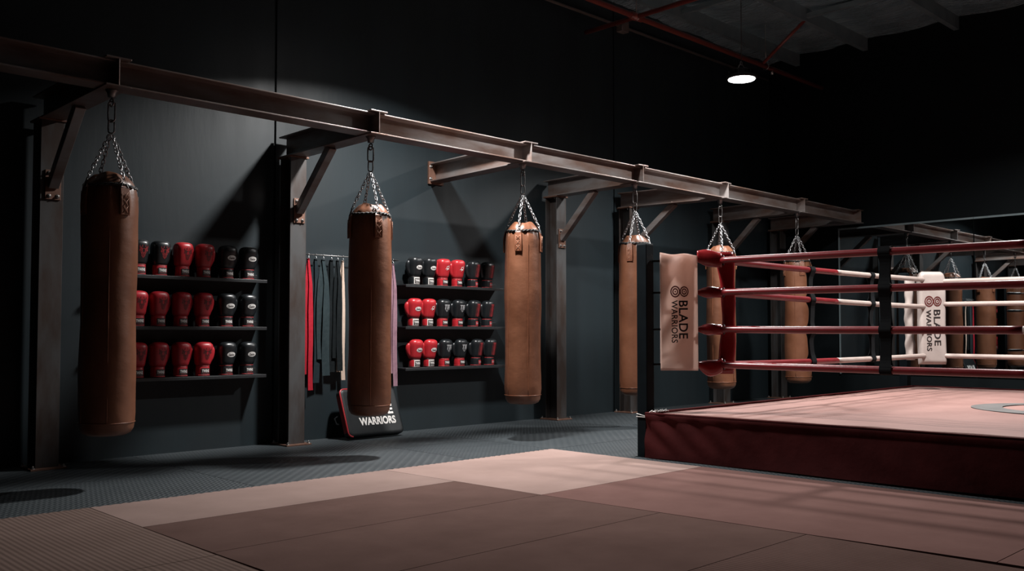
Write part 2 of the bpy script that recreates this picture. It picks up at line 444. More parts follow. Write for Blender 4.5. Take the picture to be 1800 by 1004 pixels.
# ------------------------------------------------------------------ ceiling services
t = thing('sprinkler_pipe', 'red sprinkler pipe running under the ceiling towards the back wall', 'pipe', (7.0, 6.63, 4.71))
MB().cyl((XF + 0.1, 6.63, 4.71), (12.96, 6.63, 4.71), 0.032, 14).build('main_pipe', 'red_pipe', t)
MB().cyl((8.46, 7.42, 4.71), (8.46, -1.0, 4.71), 0.028, 14).build('branch_pipe', 'red_pipe', t)
MB().cyl((8.36, 6.63, 4.71), (8.56, 6.63, 4.71), 0.045, 14).build('tee_fitting', 'red_pipe', t)
for x in (8.46, 11.35, 4.2):
    h = MB().cyl((x, 6.63, 4.74), (x, 6.63, 5.33), 0.006, 8).build('hanger_rod', 'bolt', t)
    MB().tube([(x, 6.63 + 0.045 * math.sin(a), 4.71 + 0.045 * math.cos(a)) for a in [2 * PI * i / 16 for i in range(16)]], 0.006, 6, True).build('clamp_ring', 'bolt', h)
MB().cyl((11.25, 6.63, 4.72), (11.18, 5.95, 5.15), 0.022, 12).build('sway_brace', 'red_pipe', t)
MB().cyl((11.52, 6.63, 4.70), (11.52, 6.63, 4.63), 0.022, 12).build('sprinkler_head', 'bolt', t)
t = thing('wall_conduit', 'thin pinkish conduit with a small junction box high on the left wall', 'conduit', (9.25, 7.49, 4.99))
MB().cyl((XF + 0.1, 7.495, 4.99), (12.9, 7.495, 4.99), 0.018, 10).build('pipe', 'conduit', t)
MB().box(9.19, 9.33, 7.43, 7.53, 4.91, 5.05).build('junction_box', 'conduit', t, bevel=0.008)

# lamps: round high-bay LED lamps
def lamp(loc, label, power, spread, cord_top=5.3):
    x, y, z = loc
    t = thing('high_bay_lamp', label, 'lamp', loc, 'round high bay lamps')
    MB().lathe([(0.150, 0.0), (0.168, 0.0), (0.172, 0.012), (0.168, 0.03), (0.13, 0.045), (0.10, 0.05), (0.10, 0.10), (0.07, 0.115), (0.0, 0.115)], loc, 40).build('housing', 'lamp_body', t)
    q = MB()
    for i in range(20):
        a = 2 * PI * i / 20
        d = V((math.cos(a), math.sin(a), 0)); n = V((-math.sin(a), math.cos(a), 0))
        q.obox(V(loc) + d * 0.122 + V((0, 0, 0.062)), d, n, (0, 0, 1), 0.026, 0.003, 0.024)
    q.build('cooling_fins', 'lamp_body', t)
    MB().lathe([(0.0, -0.014), (0.08, -0.013), (0.145, -0.006), (0.150, 0.004), (0.0, 0.006)], loc, 40).build('diffuser', 'diffuser', t)
    q = MB().tube([(x + 0.06 * math.cos(a), y, z + 0.115 + 0.05 * math.sin(a)) for a in [PI * i / 10 for i in range(11)]], 0.005, 8)
    q.tube([(x + 0.018 * math.cos(a), y + 0.004, z + 0.18 + 0.022 * math.sin(a)) for a in [2 * PI * i / 14 for i in range(14)]], 0.004, 6, True)
    q.build('hook', 'bolt', t)
    MB().cyl((x, y, z + 0.2), (x, y, cord_top), 0.004, 6).build('cord', 'cord_black', t)
    ld = bpy.data.lights.new('lamp_light', 'AREA')
    ld.shape = 'DISK'; ld.size = 0.27; ld.energy = power; ld.color = (1.0, 0.975, 0.955)
    ld.spread = math.radians(spread)
    lo = bpy.data.objects.new('lamp_light', ld); COL.objects.link(lo)
    lo.location = (x, y, z - 0.022)
    return t
lamp((5.16, 5.79, 3.95), 'round lamp above the gap between the second and third bags, over the top edge', 262, 146)
lamp((8.9, 5.5, 3.83), 'bright round lamp hanging in view at the upper right', 130, 136)
lamp((9.25, 2.87, 4.30), 'round lamp hanging above the middle of the boxing ring', 330, 154)

# ------------------------------------------------------------------ steel bag frame
ARM = [2.194, 4.254, 5.995, 7.688, 9.322, 11.148, 12.79]   # front left edge of each arm
PST = [2.19, 4.27, 6.08, 7.75, 9.10, 11.20, 12.79]
AW = 0.162; ZT, ZB = 2.79, 2.596; YA, YP, YPB = 6.0, 7.25, 7.43
frame = thing('bag_frame', 'long rusty steel I beam frame on posts carrying the punching bags', 'steel frame', (7.0, 7.3, 0.0))
def ibeam(q, o, u, w, ext, W, H, tf=0.011, tw=0.008):
    p = [(-W / 2, 0), (W / 2, 0), (W / 2, tf), (tw / 2, tf), (tw / 2, H - tf), (W / 2, H - tf), (W / 2, H), (-W / 2, H), (-W / 2, H - tf), (-tw / 2, H - tf), (-tw / 2, tf), (-W / 2, tf)]
    q.prism(p, o, u, w, ext)
xs = [-2.6] + [a + AW / 2 for a in ARM]
xs[-1] = 12.955
for i in range(len(xs) - 1):
    a, c = xs[i] + 0.006, xs[i + 1] - 0.006
    q = MB(); ibeam(q, (a, 6.12, 2.606), (0, 1, 0), (0, 0, 1), (c - a, 0, 0), 0.17, 0.17)
    q.build('rail_beam', 'steel', frame, bevel=0.002)
def bolt(par, p, d, r=0.011, h=0.012):
    q = MB(); p, d = V(p), V(d).normalized()
    q.tube([p, p + d * h], r, 6, smooth=False); q.cyl(p + d * h, p + d * (h + 0.008), r * 0.5, 8)
    q.tube([p, p + d * 0.003], r * 1.6, 12)
    q.build('bolt', 'bolt', par)
for i, (xa, xp) in enumerate(zip(ARM, PST)):
    ca, cp = xa + AW / 2, xp + AW / 2
    yb = 7.46 if i != 2 else 7.515
    cpx = cp if i != 2 else cp
    d = V((cpx - ca, yb - YA, 0))
    u = V((d.y, -d.x, 0)).normalized()
    q = MB(); ibeam(q, (ca, YA, ZB), u, (0, 0, 1), d, AW, ZT - ZB, 0.012, 0.009)
    arm = q.build('cross_arm', 'steel', frame, bevel=0.002)
    # weld bead around the arm end where the rail butts in
    if i == 2:
        q = MB().box(cp - 0.10, cp + 0.10, 7.505, 7.529, ZB - 0.025, ZT + 0.02)
        wp = q.build('wall_plate', 'rust', frame, bevel=0.002)
        q = MB()
        for sx in (-0.075, 0.075):
            for z in (ZB + 0.03, ZT - 0.035): bolt(wp, (cp + sx, 7.505, z), (0, -1, 0), 0.012)
    else:
        # H column
        p = []
        q = MB()
        W, D, tf, tw = AW, YPB - YP, 0.012, 0.009
        pf = [(-W / 2, 0), (W / 2, 0), (W / 2, tf), (tw / 2, tf), (tw / 2, D - tf), (W / 2, D - tf), (W / 2, D), (-W / 2, D), (-W / 2, D - tf), (-tw / 2, D - tf), (-tw / 2, tf), (-W / 2, tf)]
        q.prism(pf, (cp, YP, 0.014), (1, 0, 0), (0, 1, 0), (0, 0, ZB - 0.028))
        post = q.build('post', 'steel_post', frame, bevel=0.002)
        MB().box(cp - 0.125, cp + 0.125, YP - 0.05, YPB + 0.05, 0.0, 0.014).build('base_plate', 'rust', post, bevel=0.002)
        MB().box(cp - 0.10, cp + 0.10, YP - 0.012, YPB + 0.02, ZB - 0.014, ZB).build('cap_plate', 'rust', post, bevel=0.002)
        q = MB()
        for sx in (-0.105, 0.105):
            for y in (YP - 0.03, YPB + 0.03): bolt(post, (cp + sx, y, 0.014), (0, 0, 1), 0.011, 0.014)
        for sx in (-0.06, 0.06): bolt(post, (cp + sx, YP + 0.05, ZB - 0.014), (0, 0, -1), 0.011)
        # diagonal square tube brace
        z0, z1, y0, y1 = 2.05, ZB, YP - 0.005, 6.72
        bx = cp + 0.005
        bt = (xa + AW / 2) + (cp - xa - AW / 2) * ((y1 - YA) / (yb - YA))
        a, c = V((bx, y0 - 0.01, z0 + 0.06)), V((bt, y1, z1 - 0.01))
        dd = c - a; n = dd.cross(V((1, 0, 0)))
        br = MB().obox((a + c) / 2, dd, (1, 0, 0), n, dd.length / 2 + 0.02, 0.036, 0.036).build('brace', 'steel', frame, bevel=0.004)
        MB().box(bx - 0.055, bx + 0.055, YP - 0.012, YP, z0 - 0.06, z0 + 0.16).build('foot_plate', 'rust', br, bevel=0.002)
        q = MB()
        for z in (z0 - 0.035, z0 + 0.135): bolt(br, (bx - 0.03, YP - 0.012, z), (0, -1, 0), 0.010); bolt(br, (bx + 0.03, YP - 0.012, z), (0, -1, 0), 0.010)
    if i < 6:
        MB().lathe([(0.0, ZB - 0.05), (0.024, ZB - 0.05), (0.03, ZB - 0.02), (0.04, ZB - 0.006), (0.04, ZB)], (ca, 6.12, 0), 16).build('hanger_lug', 'chain_dark', frame)

# ------------------------------------------------------------------ punching bags
def link(q, c, d, n, L, W, r, seg=12, m=6):
    """oval chain link: centre c, long axis d, flat normal n"""
    c, d, n = V(c), V(d).normalized(), V(n)
    n = (n - d * n.dot(d)).normalized(); s2 = d.cross(n)
    pts = []
    for k in range(seg):
        a = 2 * PI * k / seg
        ca, sa = math.cos(a), math.sin(a)
        pts.append(c + d * (ca * W / 2 + math.copysign((L - W) / 2, ca) * (1 if abs(ca) > 1e-6 else 0)) + s2 * (sa * W / 2))
    q.tube(pts, r, m, True)
def chain(q, a, b2, n, L=0.036, W=0.022, r=0.0034, tw=0.0):
    a, b2 = V(a), V(b2); d = b2 - a; pitch = L - 2.4 * r
    k = max(2, round(d.length / pitch)); dn = d.normalized()
    n = V(n); n = (n - dn * n.dot(dn)).normalized(); s2 = dn.cross(n)
    for i in range(k):
        ang = (PI / 2) * (i % 2) + tw + 0.25 * math.sin(i * 1.7)
        link(q, a + d * ((i + 0.5) / k), dn, n * math.cos(ang) + s2 * math.sin(ang), d.length / k + 2.4 * r, W, r)

CAMP = V((0, 0, 1.0))
BAGS = [  # strap offset angle, seam offsets, wobble seed, label
    (30, (0, -62), 'leftmost punching bag, dark brown leather almost lost in shadow'),
    (22, (3, 95), 'second brown punching bag, hanging in front of the kick shield'),
    (-14, (17, -53), 'brightly lit tan punching bag, between the second glove rack and a post'),
    (-20, (64, -75), 'tan punching bag partly covered by the black ring post'),
    (8, (-35, 55), 'tan punching bag behind the red corner pad of the ring'),
    (20, (-12, 70), 'farthest tan punching bag, behind the red ropes near the back wall'),
]
ZBOT, ZRIM = 0.337, 1.955
for i, (ao, seams_, lab) in enumerate(BAGS):
    cx, cy = ARM[i] + AW / 2, 6.12
    base = V((cx, cy, 0))
    tc = V((-cx, -cy, 0)).normalized()
    A0 = math.atan2(tc.y, tc.x)            # direction towards the viewer
    ang = lambda deg: A0 + math.radians(deg)   # + turns to picture right
    root = thing('punching_bag', lab, 'punching bag', (cx, cy, ZBOT), 'brown leather punching bags on the steel frame')
    n = 64
    straps = [ang(ao + 90 * k) for k in range(4)]
    zs = [(0.0, 0.336), (0.06, 0.337), (0.115, 0.342), (0.145, 0.356), (0.162, 0.385), (0.168, 0.43)]
    prof = list(zs)
    for j in range(1, 27):
        z = 0.43 + (1.80 - 0.43) * j / 26
        prof.append((0.170 + 0.004 * math.sin(j * 0.33 + i), z))
    prof += [(0.169, 1.85), (0.165, 1.90), (0.159, 1.935), (0.153, 1.955)]
    rings = []
    for r, z in prof:
        rg = []
        for k in range(n):
            a = 2 * PI * k / n
            w = max(0.0, (z - 1.70) / 0.255)
            rr = r
            fold = 0.0
            for sa in straps:
                dlt = (a - sa + PI) % (2 * PI) - PI
                fold += math.exp(-(dlt / 0.16) ** 2) * 0.004 * w
                fold -= math.exp(-((abs(dlt) - 0.36) / 0.13) ** 2) * 0.011 * w * w
            rr += fold + 0.0028 * w * w * math.sin(23 * a + 3 * math.sin(2 * a + i))
            rr += 0.0045 * noise.noise(V((math.cos(a) * 1.3 + i * 5, math.sin(a) * 1.3, z * 3.2))) * (1 if 0.4 < z < 1.9 else 0.3)
            rr += 0.0022 * noise.noise(V((math.cos(a) * 2.6 + i * 9, math.sin(a) * 2.6, z * 11)))
            rg.append(V((cx + rr * math.cos(a), cy + rr * math.sin(a), z)))
        rings.append(rg)
    body = MB().loft(rings).build('body', 'bag', root)
    # seams and hem line
    q = MB()
    for so in seams_:
        a = ang(so)
        pts = []
        for j in range(30):
            z = 0.43 + (1.93 - 0.43) * j / 29
            rr = 0.1715 + (0.0 if z < 1.82 else -0.012 * ((z - 1.82) / 0.11))
            pts.append((cx + rr * math.cos(a), cy + rr * math.sin(a), z))
        q.tube(pts, 0.0028, 6)
    q.build('side_seam', 'bag_strap', body)
    MB().tube([(cx + 0.1715 * math.cos(2 * PI * k / 48), cy + 0.1715 * math.sin(2 * PI * k / 48), 0.425) for k in range(48)], 0.0022, 6, True).build('bottom_hem', 'bag_strap', body)
    # gathered collar above the tie cord
    rings = []
    for j in range(9):
        f = j / 8
        z = 1.955 + 0.080 * min(1, f * 1.12) ** 0.85
        r = 0.153 - 0.070 * f ** 1.25
        rg = []
        for k in range(n):
            a = 2 * PI * k / n
            rr = r * (1 + 0.030 * math.sin(11 * a + i) * math.sin(f * PI * 0.8) + 0.07 * math.sin(3 * a + 1.3 * i) * f + 0.03 * math.sin(7 * a + 2 * i) * f)
            rg.append(V((cx + rr * math.cos(a), cy + rr * math.sin(a), z + 0.010 * math.cos(3 * a + 2 * i) * f)))
        rings.append(rg)
    MB().loft(rings, cap0=False).build('collar', 'bag', root)
    q = MB()
    for o2 in (0.0, PI):
        q.tube([(cx + (0.158 + 0.004 * math.cos(14 * a + o2)) * math.cos(a), cy + (0.158 + 0.004 * math.cos(14 * a + o2)) * math.sin(a), 1.952 + 0.006 * math.sin(14 * a + o2) + 0.004 * math.sin(3 * a)) for a in [2 * PI * k / 90 for k in range(90)]], 0.0065, 6, True)
    q.build('tie_cord', 'cord_black', root)
    # straps, D rings, chains
    joint = V((cx, cy, 2.305))
    for sa in straps:
        dr = V((math.cos(sa), math.sin(sa), 0)); sd = V((-math.sin(sa), math.cos(sa), 0))
        path = [base + dr * (0.163 + 0.0) + V((0, 0, 1.945)), base + dr * 0.170 + V((0, 0, 1.93)), base + dr * 0.177 + V((0, 0, 1.88)), base + dr * 0.179 + V((0, 0, 1.82)), base + dr * 0.178 + V((0, 0, 1.758))]
        stp = MB().ribbon(path, sd, [0.054, 0.060, 0.066, 0.069, 0.066], 0.009).build('hanging_strap', 'bag_strap', root, bevel=0.003)
        q = MB()
        zz = [1.905, 1.86, 1.815, 1.77]
        for z0_, z1_ in zip(zz[:-1], zz[1:]):
            for sg in (-1, 1):
                q.tube([base + dr * 0.1845 + sd * (0.017 * sg) + V((0, 0, z0_)), base + dr * 0.1848 - sd * (0.017 * sg) + V((0, 0, z1_))], 0.0016, 5)
        for sg in (-1, 1):
            q.tube([base + dr * 0.1845 + sd * (0.023 * sg) + V((0, 0, 1.91)), base + dr * 0.1838 + sd * (0.026 * sg) + V((0, 0, 1.768))], 0.0013, 5)
        q.build('stitching', 'bag_stitch', stp)
        top = base + dr * 0.158 + V((0, 0, 1.995))
        q = MB().tube([top, top + (base + dr * 0.172 + sd * 0.026 + V((0, 0, 1.935)) - top), base + dr * 0.172 - sd * 0.026 + V((0, 0, 1.935))], 0.0045, 6, True)
        q.build('d_ring', 'chain', root)
        q = MB(); chain(q, joint + dr * 0.012 - V((0, 0, 0.01)), top + V((0, 0, -0.004)), sd, tw=sa)
        q.build('chain', 'chain', root)
    q = MB()
    link(q, (cx, cy, ZB - 0.084), (0, 0, 1), (1, 0.3, 0), 0.05, 0.036, 0.006)
    link(q, (cx, cy, 2.452), (0, 0, 1), (-0.7 + 0.3 * (i % 3), -0.7, 0), 0.135 if i < 1 else 0.125, 0.046, 0.0062, 20)
    link(q, (cx, cy, 2.353), (0, 0, 1), (-0.5, -0.9, 0.0), 0.088, 0.038, 0.0055, 16)
    q.build('swivel_link', 'chain' if i == 0 else 'chain_dark', root)

# ------------------------------------------------------------------ glove racks
def shelf(x0, x1, z, label, grp):
    t = thing('wall_shelf', label, 'shelf', ((x0 + x1) / 2, YW, z), grp)
    MB().box(x0, x1, YW - 0.185, YW - 0.001, z - 0.012, z).build('board', 'black_metal', t, bevel=0.002)
    MB().box(x0, x1, YW - 0.188, YW - 0.180, z - 0.028, z - 0.0005).build('front_lip', 'black_metal', t, bevel=0.002)
    MB().box(x0, x1, YW - 0.008, YW - 0.001, z, z + 0.05).build('back_lip', 'black_metal', t, bevel=0.001)
    return t
ZA = (1.470, 1.055, 0.638); ZBk = (1.492, 1.068, 0.650)
nm = ('top', 'middle', 'bottom')
for k in range(3):
    shelf(2.82, 4.10, ZA[k], nm[k] + ' black wall shelf of gloves behind the leftmost bag', 'black wall shelves holding gloves')
    shelf(5.64, 7.04, ZBk[k], nm[k] + ' black wall shelf of gloves between the second and third bags', 'black wall shelves holding gloves')

# glove surface: sections z -> half width a, half depth b, centre y
CUFF = [(0.0, 0.050, 0.043, 0.0), (0.006, 0.053, 0.046, 0.0), (0.04, 0.055, 0.047, 0.0), (0.078, 0.0535, 0.046, 0.0), (0.086, 0.050, 0.043, 0.0)]
MITT = [(0.082, 0.046, 0.040, 0.0), (0.092, 0.056, 0.050, 0.0), (0.108, 0.064, 0.058, 0.0), (0.135, 0.067, 0.062, -0.002), (0.17, 0.072, 0.068, -0.004), (0.205, 0.0755, 0.072, -0.007),
        (0.232, 0.0765, 0.073, -0.011), (0.254, 0.0745, 0.069, -0.014), (0.270, 0.067, 0.060, -0.016), (0.280, 0.054, 0.048, -0.016), (0.286, 0.033, 0.029, -0.015), (0.288, 0.004, 0.004, -0.015)]
def sec(tab, z):
    if z <= tab[0][0]: return tab[0][1:]
    for i in range(len(tab) - 1):
        if z <= tab[i + 1][0]:
            f = (z - tab[i][0]) / (tab[i + 1][0] - tab[i][0])
            p0 = tab[max(i - 1, 0)]; p1 = tab[i]; p2 = tab[i + 1]; p3 = tab[min(i + 2, len(tab) - 1)]
            out = []
            for c in (1, 2, 3):
                h = p2[0] - p1[0]
                m1 = (p2[c] - p0[c]) / max(p2[0] - p0[0], 1e-6) * h; m2 = (p3[c] - p1[c]) / max(p3[0] - p1[0], 1e-6) * h
                f2, f3 = f * f, f * f * f
                out.append((2 * f3 - 3 * f2 + 1) * p1[c] + (f3 - 2 * f2 + f) * m1 + (-2 * f3 + 3 * f2) * p2[c] + (f3 - f2) * m2)
            return out
    return tab[-1][1:]
NE = 2.7
def spoint(tab, z, a):
    A, B, yc = sec(tab, z)
    c, s2 = math.cos(a), math.sin(a)
    x = A * math.copysign(abs(c) ** (2 / NE), c); y = yc + B * math.copysign(abs(s2) ** (2 / NE), s2)
    return V((x, y, z))
def sfront(tab, eps):
    def fn(x, z):
        A, B, yc = sec(tab, z)
        t2 = min(abs(x) / A, 0.985)
        return V((x, yc - B * (1 - t2 ** NE) ** (1 / NE) - eps, z))
    return fn
def surf_mb(tab, nz, n=36):
    z0, z1 = tab[0][0], tab[-1][0]
    zz = sorted(set([z0 + (z1 - z0) * (1 - math.cos(PI / 2 * j / nz)) * 0 + (z1 - z0) * math.sin(PI / 2 * j / nz) if tab is MITT else z0 + (z1 - z0) * j / nz for j in range(nz + 1)]))
    return MB().loft([[spoint(tab, z, 2 * PI * k / n) for k in range(n)] for z in zz])
def stroke(pts, w0, w1):
    vs = []; n = len(pts)
    for i, (x, y) in enumerate(pts):
        x2, y2 = pts[min(i + 1, n - 1)]; x1, y1 = pts[max(i - 1, 0)]
        dx, dy = x2 - x1, y2 - y1; L = math.hypot(dx, dy) or 1
        w = (w0 + (w1 - w0) * i / (n - 1)) / 2
        vs += [(x - dy / L * w, y + dx / L * w), (x + dy / L * w, y - dx / L * w)]
    return vs, [(2 * i, 2 * i + 1, 2 * i + 3, 2 * i + 2) for i in range(n - 1)]
def crest(cx, cz, w, h, seed, dense=9):
    """mirrored flame-like ornament, open strokes"""
    rd = random.Random(seed); parts = []
    for i in range(dense):
        f = i / (dense - 1)
        z0 = cz - h / 2 + h * 0.80 * f
        ww = w / 2 * (0.30 + 0.70 * f ** 0.6) * rd.uniform(0.75, 1.05)
        x0 = ww * rd.uniform(0.05, 0.4)
        up = h * rd.uniform(0.08, 0.2)
        pts = [(x0, z0), (x0 + (ww - x0) * 0.45, z0 - h * 0.015), (x0 + (ww - x0) * 0.8, z0 + up * 0.4), (ww, z0 + up)]
        for sg in (-1, 1): parts.append(stroke([(cx + sg * x, z) for x, z in pts], 0.0046, 0.0008))
    for i in range(9):
        x = rd.uniform(0.12, 0.9) * w / 2; z = cz + rd.uniform(-0.25, 0.5) * h
        for sg in (-1, 1): parts.append(stroke([(cx + sg * x, z), (cx + sg * (x + 0.003), z + 0.009), (cx + sg * (x - 0.002), z + 0.019)], 0.0045, 0.0008))
    parts.append(stroke([(cx, cz - h * 0.62), (cx, cz - h * 0.3), (cx, cz - h * 0.05)], 0.001, 0.006))
    return merge2d(*parts)

def glove(kind, tsd):
    """tsd: -1 thumb at the picture left, +1 at the right"""
    body = {'R': 'g_red', 'D': 'g_darkred', 'K': 'g_black'}[kind[0]]
    t = thing('boxing_glove', '', 'boxing glove', (0, 0, 0))
    q = surf_mb(MITT, 26)
    pts = [(0.046, 0.004, 0.108), (0.060, 0.006, 0.130), (0.073, 0.008, 0.160), (0.080, 0.006, 0.192), (0.0805, 0.000, 0.220), (0.077, -0.006, 0.240), (0.073, -0.009, 0.249)]
    q.tube([(tsd * x, y, z) for x, y, z in pts], [0.014, 0.023, 0.026, 0.0265, 0.0245, 0.017, 0.004], 16)
    mitt = q.build('mitt', body, t, world=False)
    fm = sfront(MITT, 0.0012); fm2 = sfront(MITT, 0.0022); fc = sfront(CUFF, 0.0015); fc2 = sfront(CUFF, 0.0027); fc3 = sfront(CUFF, 0.0038)
    style, cuffm, piping = kind[1:].split('_')[0], kind.split('_')[1], kind.split('_')[2]
    cuff = surf_mb(CUFF, 10).build('cuff', cuffm and {'r': 'g_red', 'd': 'g_darkred', 'k': 'g_black', 'w': body}[cuffm], t, world=False)
    pm = {'r': 'p_red', 'k': 'p_black', 'w': 'p_white'}[piping]
    for z in (0.0835, 0.007):
        MB().tube([spoint(CUFF, z, 2 * PI * k / 36) * 1.03 + V((0, 0, z * -0.03)) for k in range(36)], 0.0032, 6, True).build('piping', pm, cuff, world=False)
    # label patch on the cuff
    if cuffm == 'w': decal(rect2d(-0.036, 0.050, 0.005, 0.077), fc, 'white_patch', 'g_white', cuff)
    if style != 'vine':
        decal(rect2d(-0.029, 0.044, 0.014, 0.066), fc2, 'label_patch', 'p_black', cuff)
        tv = text_fit('TWINS', 0.0075, 0.044, 0.062, 0.024, bold=0.03)
        decal(tv, fc3, 'label_lettering', 'p_white', cuff)
        decal(text_fit('SPECIAL', 0.0075, 0.022, 0.050, 0.008, spacing=1.3), fc3, 'label_small_lettering', 'p_red' if piping == 'r' else 'p_white', cuff)
    else:
        decal(rect2d(0.0, 0.046, 0.018, 0.060), fc2, 'label_patch', 'p_red', cuff)
        decal(text_fit('TWINS', 0.023, 0.038, 0.038, 0.014, bold=0.02), fc3, 'label_lettering', 'p_grey', cuff)
    # print on the back of the hand
    if style == 'oval':
        decal(disc2d(0.012, 0.178, 0.040, 0.0215, 32), fm, 'oval_badge', 'p_white', mitt)
        tv = text_fit('Twins', 0.012, 0.177, 0.058, 0.019, shear=0.45, bold=0.02)
        decal(merge2d(tv, stroke([(-0.014, 0.171), (0.0, 0.1685), (0.036, 0.172)], 0.004, 0.001)), fm2, 'badge_lettering', 'p_black', mitt)
    elif style == 'crest':
        decal(crest(0.012, 0.185, 0.075, 0.085, 3), fm, 'crest_print', 'p_red' if kind[0] == 'K' else 'p_black', mitt)
    elif style == 'emblem':
        e = merge2d(ring2d(0.016, 0.192, 0.012, 0.017), stroke([(0.004, 0.165), (0.012, 0.176), (0.026, 0.174), (0.032, 0.20), (0.028, 0.222)], 0.007, 0.002), stroke([(-0.014, 0.176), (0.0, 0.182), (0.03, 0.182)], 0.004, 0.006))
        decal(e, fm, 'emblem_print', 'p_white', mitt)
    elif style == 'tk':
        parts = []
        for x, w in ((-0.012, 0.011), (0.014, 0.014), (0.033, 0.010)):
            parts.append(rect2d(x - w / 2, x + w / 2, 0.178, 0.228))
        parts += [rect2d(-0.026, 0.005, 0.219, 0.229), rect2d(0.014, 0.040, 0.219, 0.229), rect2d(0.014, 0.040, 0.197, 0.205), stroke([(0.0, 0.165), (0.008, 0.155), (0.018, 0.165)], 0.005, 0.005)]
        decal(merge2d(*parts), fm, 'block_print', 'p_grey', mitt)
        decal(text_fit('MUAY', 0.008, 0.170, 0.036, 0.009, bold=0.02), fm2, 'print_lettering', 'p_grey', mitt)
    elif style == 'vine':
        parts = []
        rd = random.Random(5)
        for j in range(11):
            z = 0.112 + 0.0125 * j
            w = 0.020 + 0.006 * math.sin(j * 1.3)
            for sg in (-1, 1):
                parts.append(stroke([(0.016, z), (0.016 + sg * w * 0.6, z + 0.004), (0.016 + sg * w, z + 0.013)], 0.0055, 0.0015))
            parts.append(stroke([(0.016 - 0.008, z + 0.004), (0.016, z + 0.009), (0.016 + 0.008, z + 0.004)], 0.0035, 0.0035))
        for sg in (-1, 1): parts.append(stroke([(0.016 + sg * 0.026, 0.11), (0.016 + sg * 0.029, 0.17), (0.016 + sg * 0.024, 0.245)], 0.003, 0.002))
        decal(merge2d(*parts), fm, 'vine_print', 'p_red', mitt)
    return t

_protos = {}
ordn = ('first', 'second', 'third', 'fourth', 'fifth', 'sixth')
desc = {'Kcrest_d_r': 'black glove with red crest print', 'Rcrest_r_r': 'red glove with dark crest print', 'Dcrest_d_r': 'red glove with dark crest print', 'Koval_k_r': 'black glove with white oval badge',
        'Koval_w_k': 'black white-cuffed glove with oval badge', 'Remblem_r_r': 'red glove with small white emblem', 'Kvine_k_r': 'black glove with red patterned stripe',
        'Roval_w_k': 'red white-cuffed glove with oval badge', 'Remblem_w_k': 'red white-cuffed glove with small emblem', 'Ktk_r_r': 'black red-cuffed glove with silver block print'}
RACKS = [
    ('left rack', 'gloves on the left wall rack', ZA, [[2.99, 3.165, 3.357, 3.545, 3.755, 3.95], [2.985, 3.158, 3.348, 3.538, 3.752, 3.95], [2.985, 3.159, 3.352, 3.546, 3.757, 3.95]],
     [['Kcrest_d_r', 'Kcrest_d_r', 'Rcrest_r_r', 'Rcrest_r_r', 'Koval_k_r', 'Koval_k_r'], ['Dcrest_d_r'] * 4 + ['Koval_k_r'] * 2, ['Dcrest_d_r'] * 4 + ['Koval_k_r'] * 2], (-1, 1, 1, 1, 1, 1)),
    ('right rack', 'gloves on the right wall rack', ZBk, [[5.808, 5.993, 6.18, 6.38, 6.605, 6.815], [5.798, 5.984, 6.18, 6.39, 6.61, 6.81], [5.815, 6.002, 6.205, 6.417, 6.65, 6.845]],
     [['Koval_w_k', 'Koval_w_k', 'Remblem_r_r', 'Remblem_r_r', 'Kvine_k_r', 'Kvine_k_r'], ['Roval_w_k', 'Remblem_w_k', 'Ktk_r_r', 'Ktk_r_r', 'Kvine_k_r', 'Kvine_k_r'], ['Roval_w_k', 'Roval_w_k', 'Ktk_r_r', 'Ktk_r_r', 'Kvine_k_r', 'Kvine_k_r']], (-1, -1, -1, -1, -1, -1)),
]
rg = random.Random(11)
for rk, grp, zsf, xs_, kinds, tsd in RACKS:
    for r in range(3):
        for c in range(6):
            kd = (kinds[r][c], tsd[c])
            lab = '%s, %s from left, %s shelf, %s' % (desc[kinds[r][c]], ordn[c], nm[r], rk)
            loc = (xs_[r][c], YW - 0.105, zsf[r] + 0.0005)
            if kd not in _protos:
                o = glove(*kd); _protos[kd] = o
                o.location = loc; o['label'] = lab; o['group'] = grp
            else:
                o = dup(_protos[kd], loc, lab, grp)
            o.rotation_euler = (0, 0, math.radians(rg.uniform(-3, 3)))

# ------------------------------------------------------------------ hand wraps on a wall bar
HX = [(4.585, 'w_red', 0.06, 0.47, 'scarlet hand wrap, hanging next to the steel post'),
      (4.665, 'w_navy', 0.085, 0.535, 'dark navy hand wrap, just right of the scarlet one'),
      (4.745, 'w_teal', 0.09, 0.60, 'slate grey-green hand wrap, third on the bar'),
      (4.835, 'w_black', 0.09, 0.63, 'black hand wrap, between the slate and the thinner black one'),
      (4.905, 'w_black', 0.07, 0.64, 'black hand wrap beside the cream one'),
      (4.965, 'w_beige', 0.05, 0.55, 'cream hand wrap, left edge of the second bag'),
      (5.56, 'w_purple', 0.06, 0.47, 'mauve hand wrap hanging right of the second bag')]
ZR = 1.735; YRD = 7.455
t = thing('wall_bar', 'thin black wall bar with wire hooks for hand wraps', 'wall bar', (5.1, YW, ZR))
MB().cyl((4.42, YRD, ZR), (5.63, YRD, ZR), 0.005, 10).build('rod', 'chain_dark', t)
for x in (4.46, 5.10, 5.615):
    MB().cyl((x, YRD, ZR), (x, YW, ZR), 0.006, 8).build('standoff', 'black_metal', t)
for x, *_ in HX:
    pts = [(x, YRD + 0.010 * math.cos(a), ZR + 0.010 * math.sin(a)) for a in [PI * 1.1 - j * PI * 1.2 / 8 for j in range(9)]]
    pts += [(x, YRD - 0.008, ZR - 0.02), (x, YRD - 0.012, ZR - 0.034)]
    pts += [(x, YRD - 0.012 + 0.016 - 0.016 * math.cos(a), ZR - 0.036 - 0.016 * math.sin(a)) for a in [PI * j / 8 for j in range(9)]]
    MB().tube(pts, 0.0028, 6).build('hook', 'chain', t)
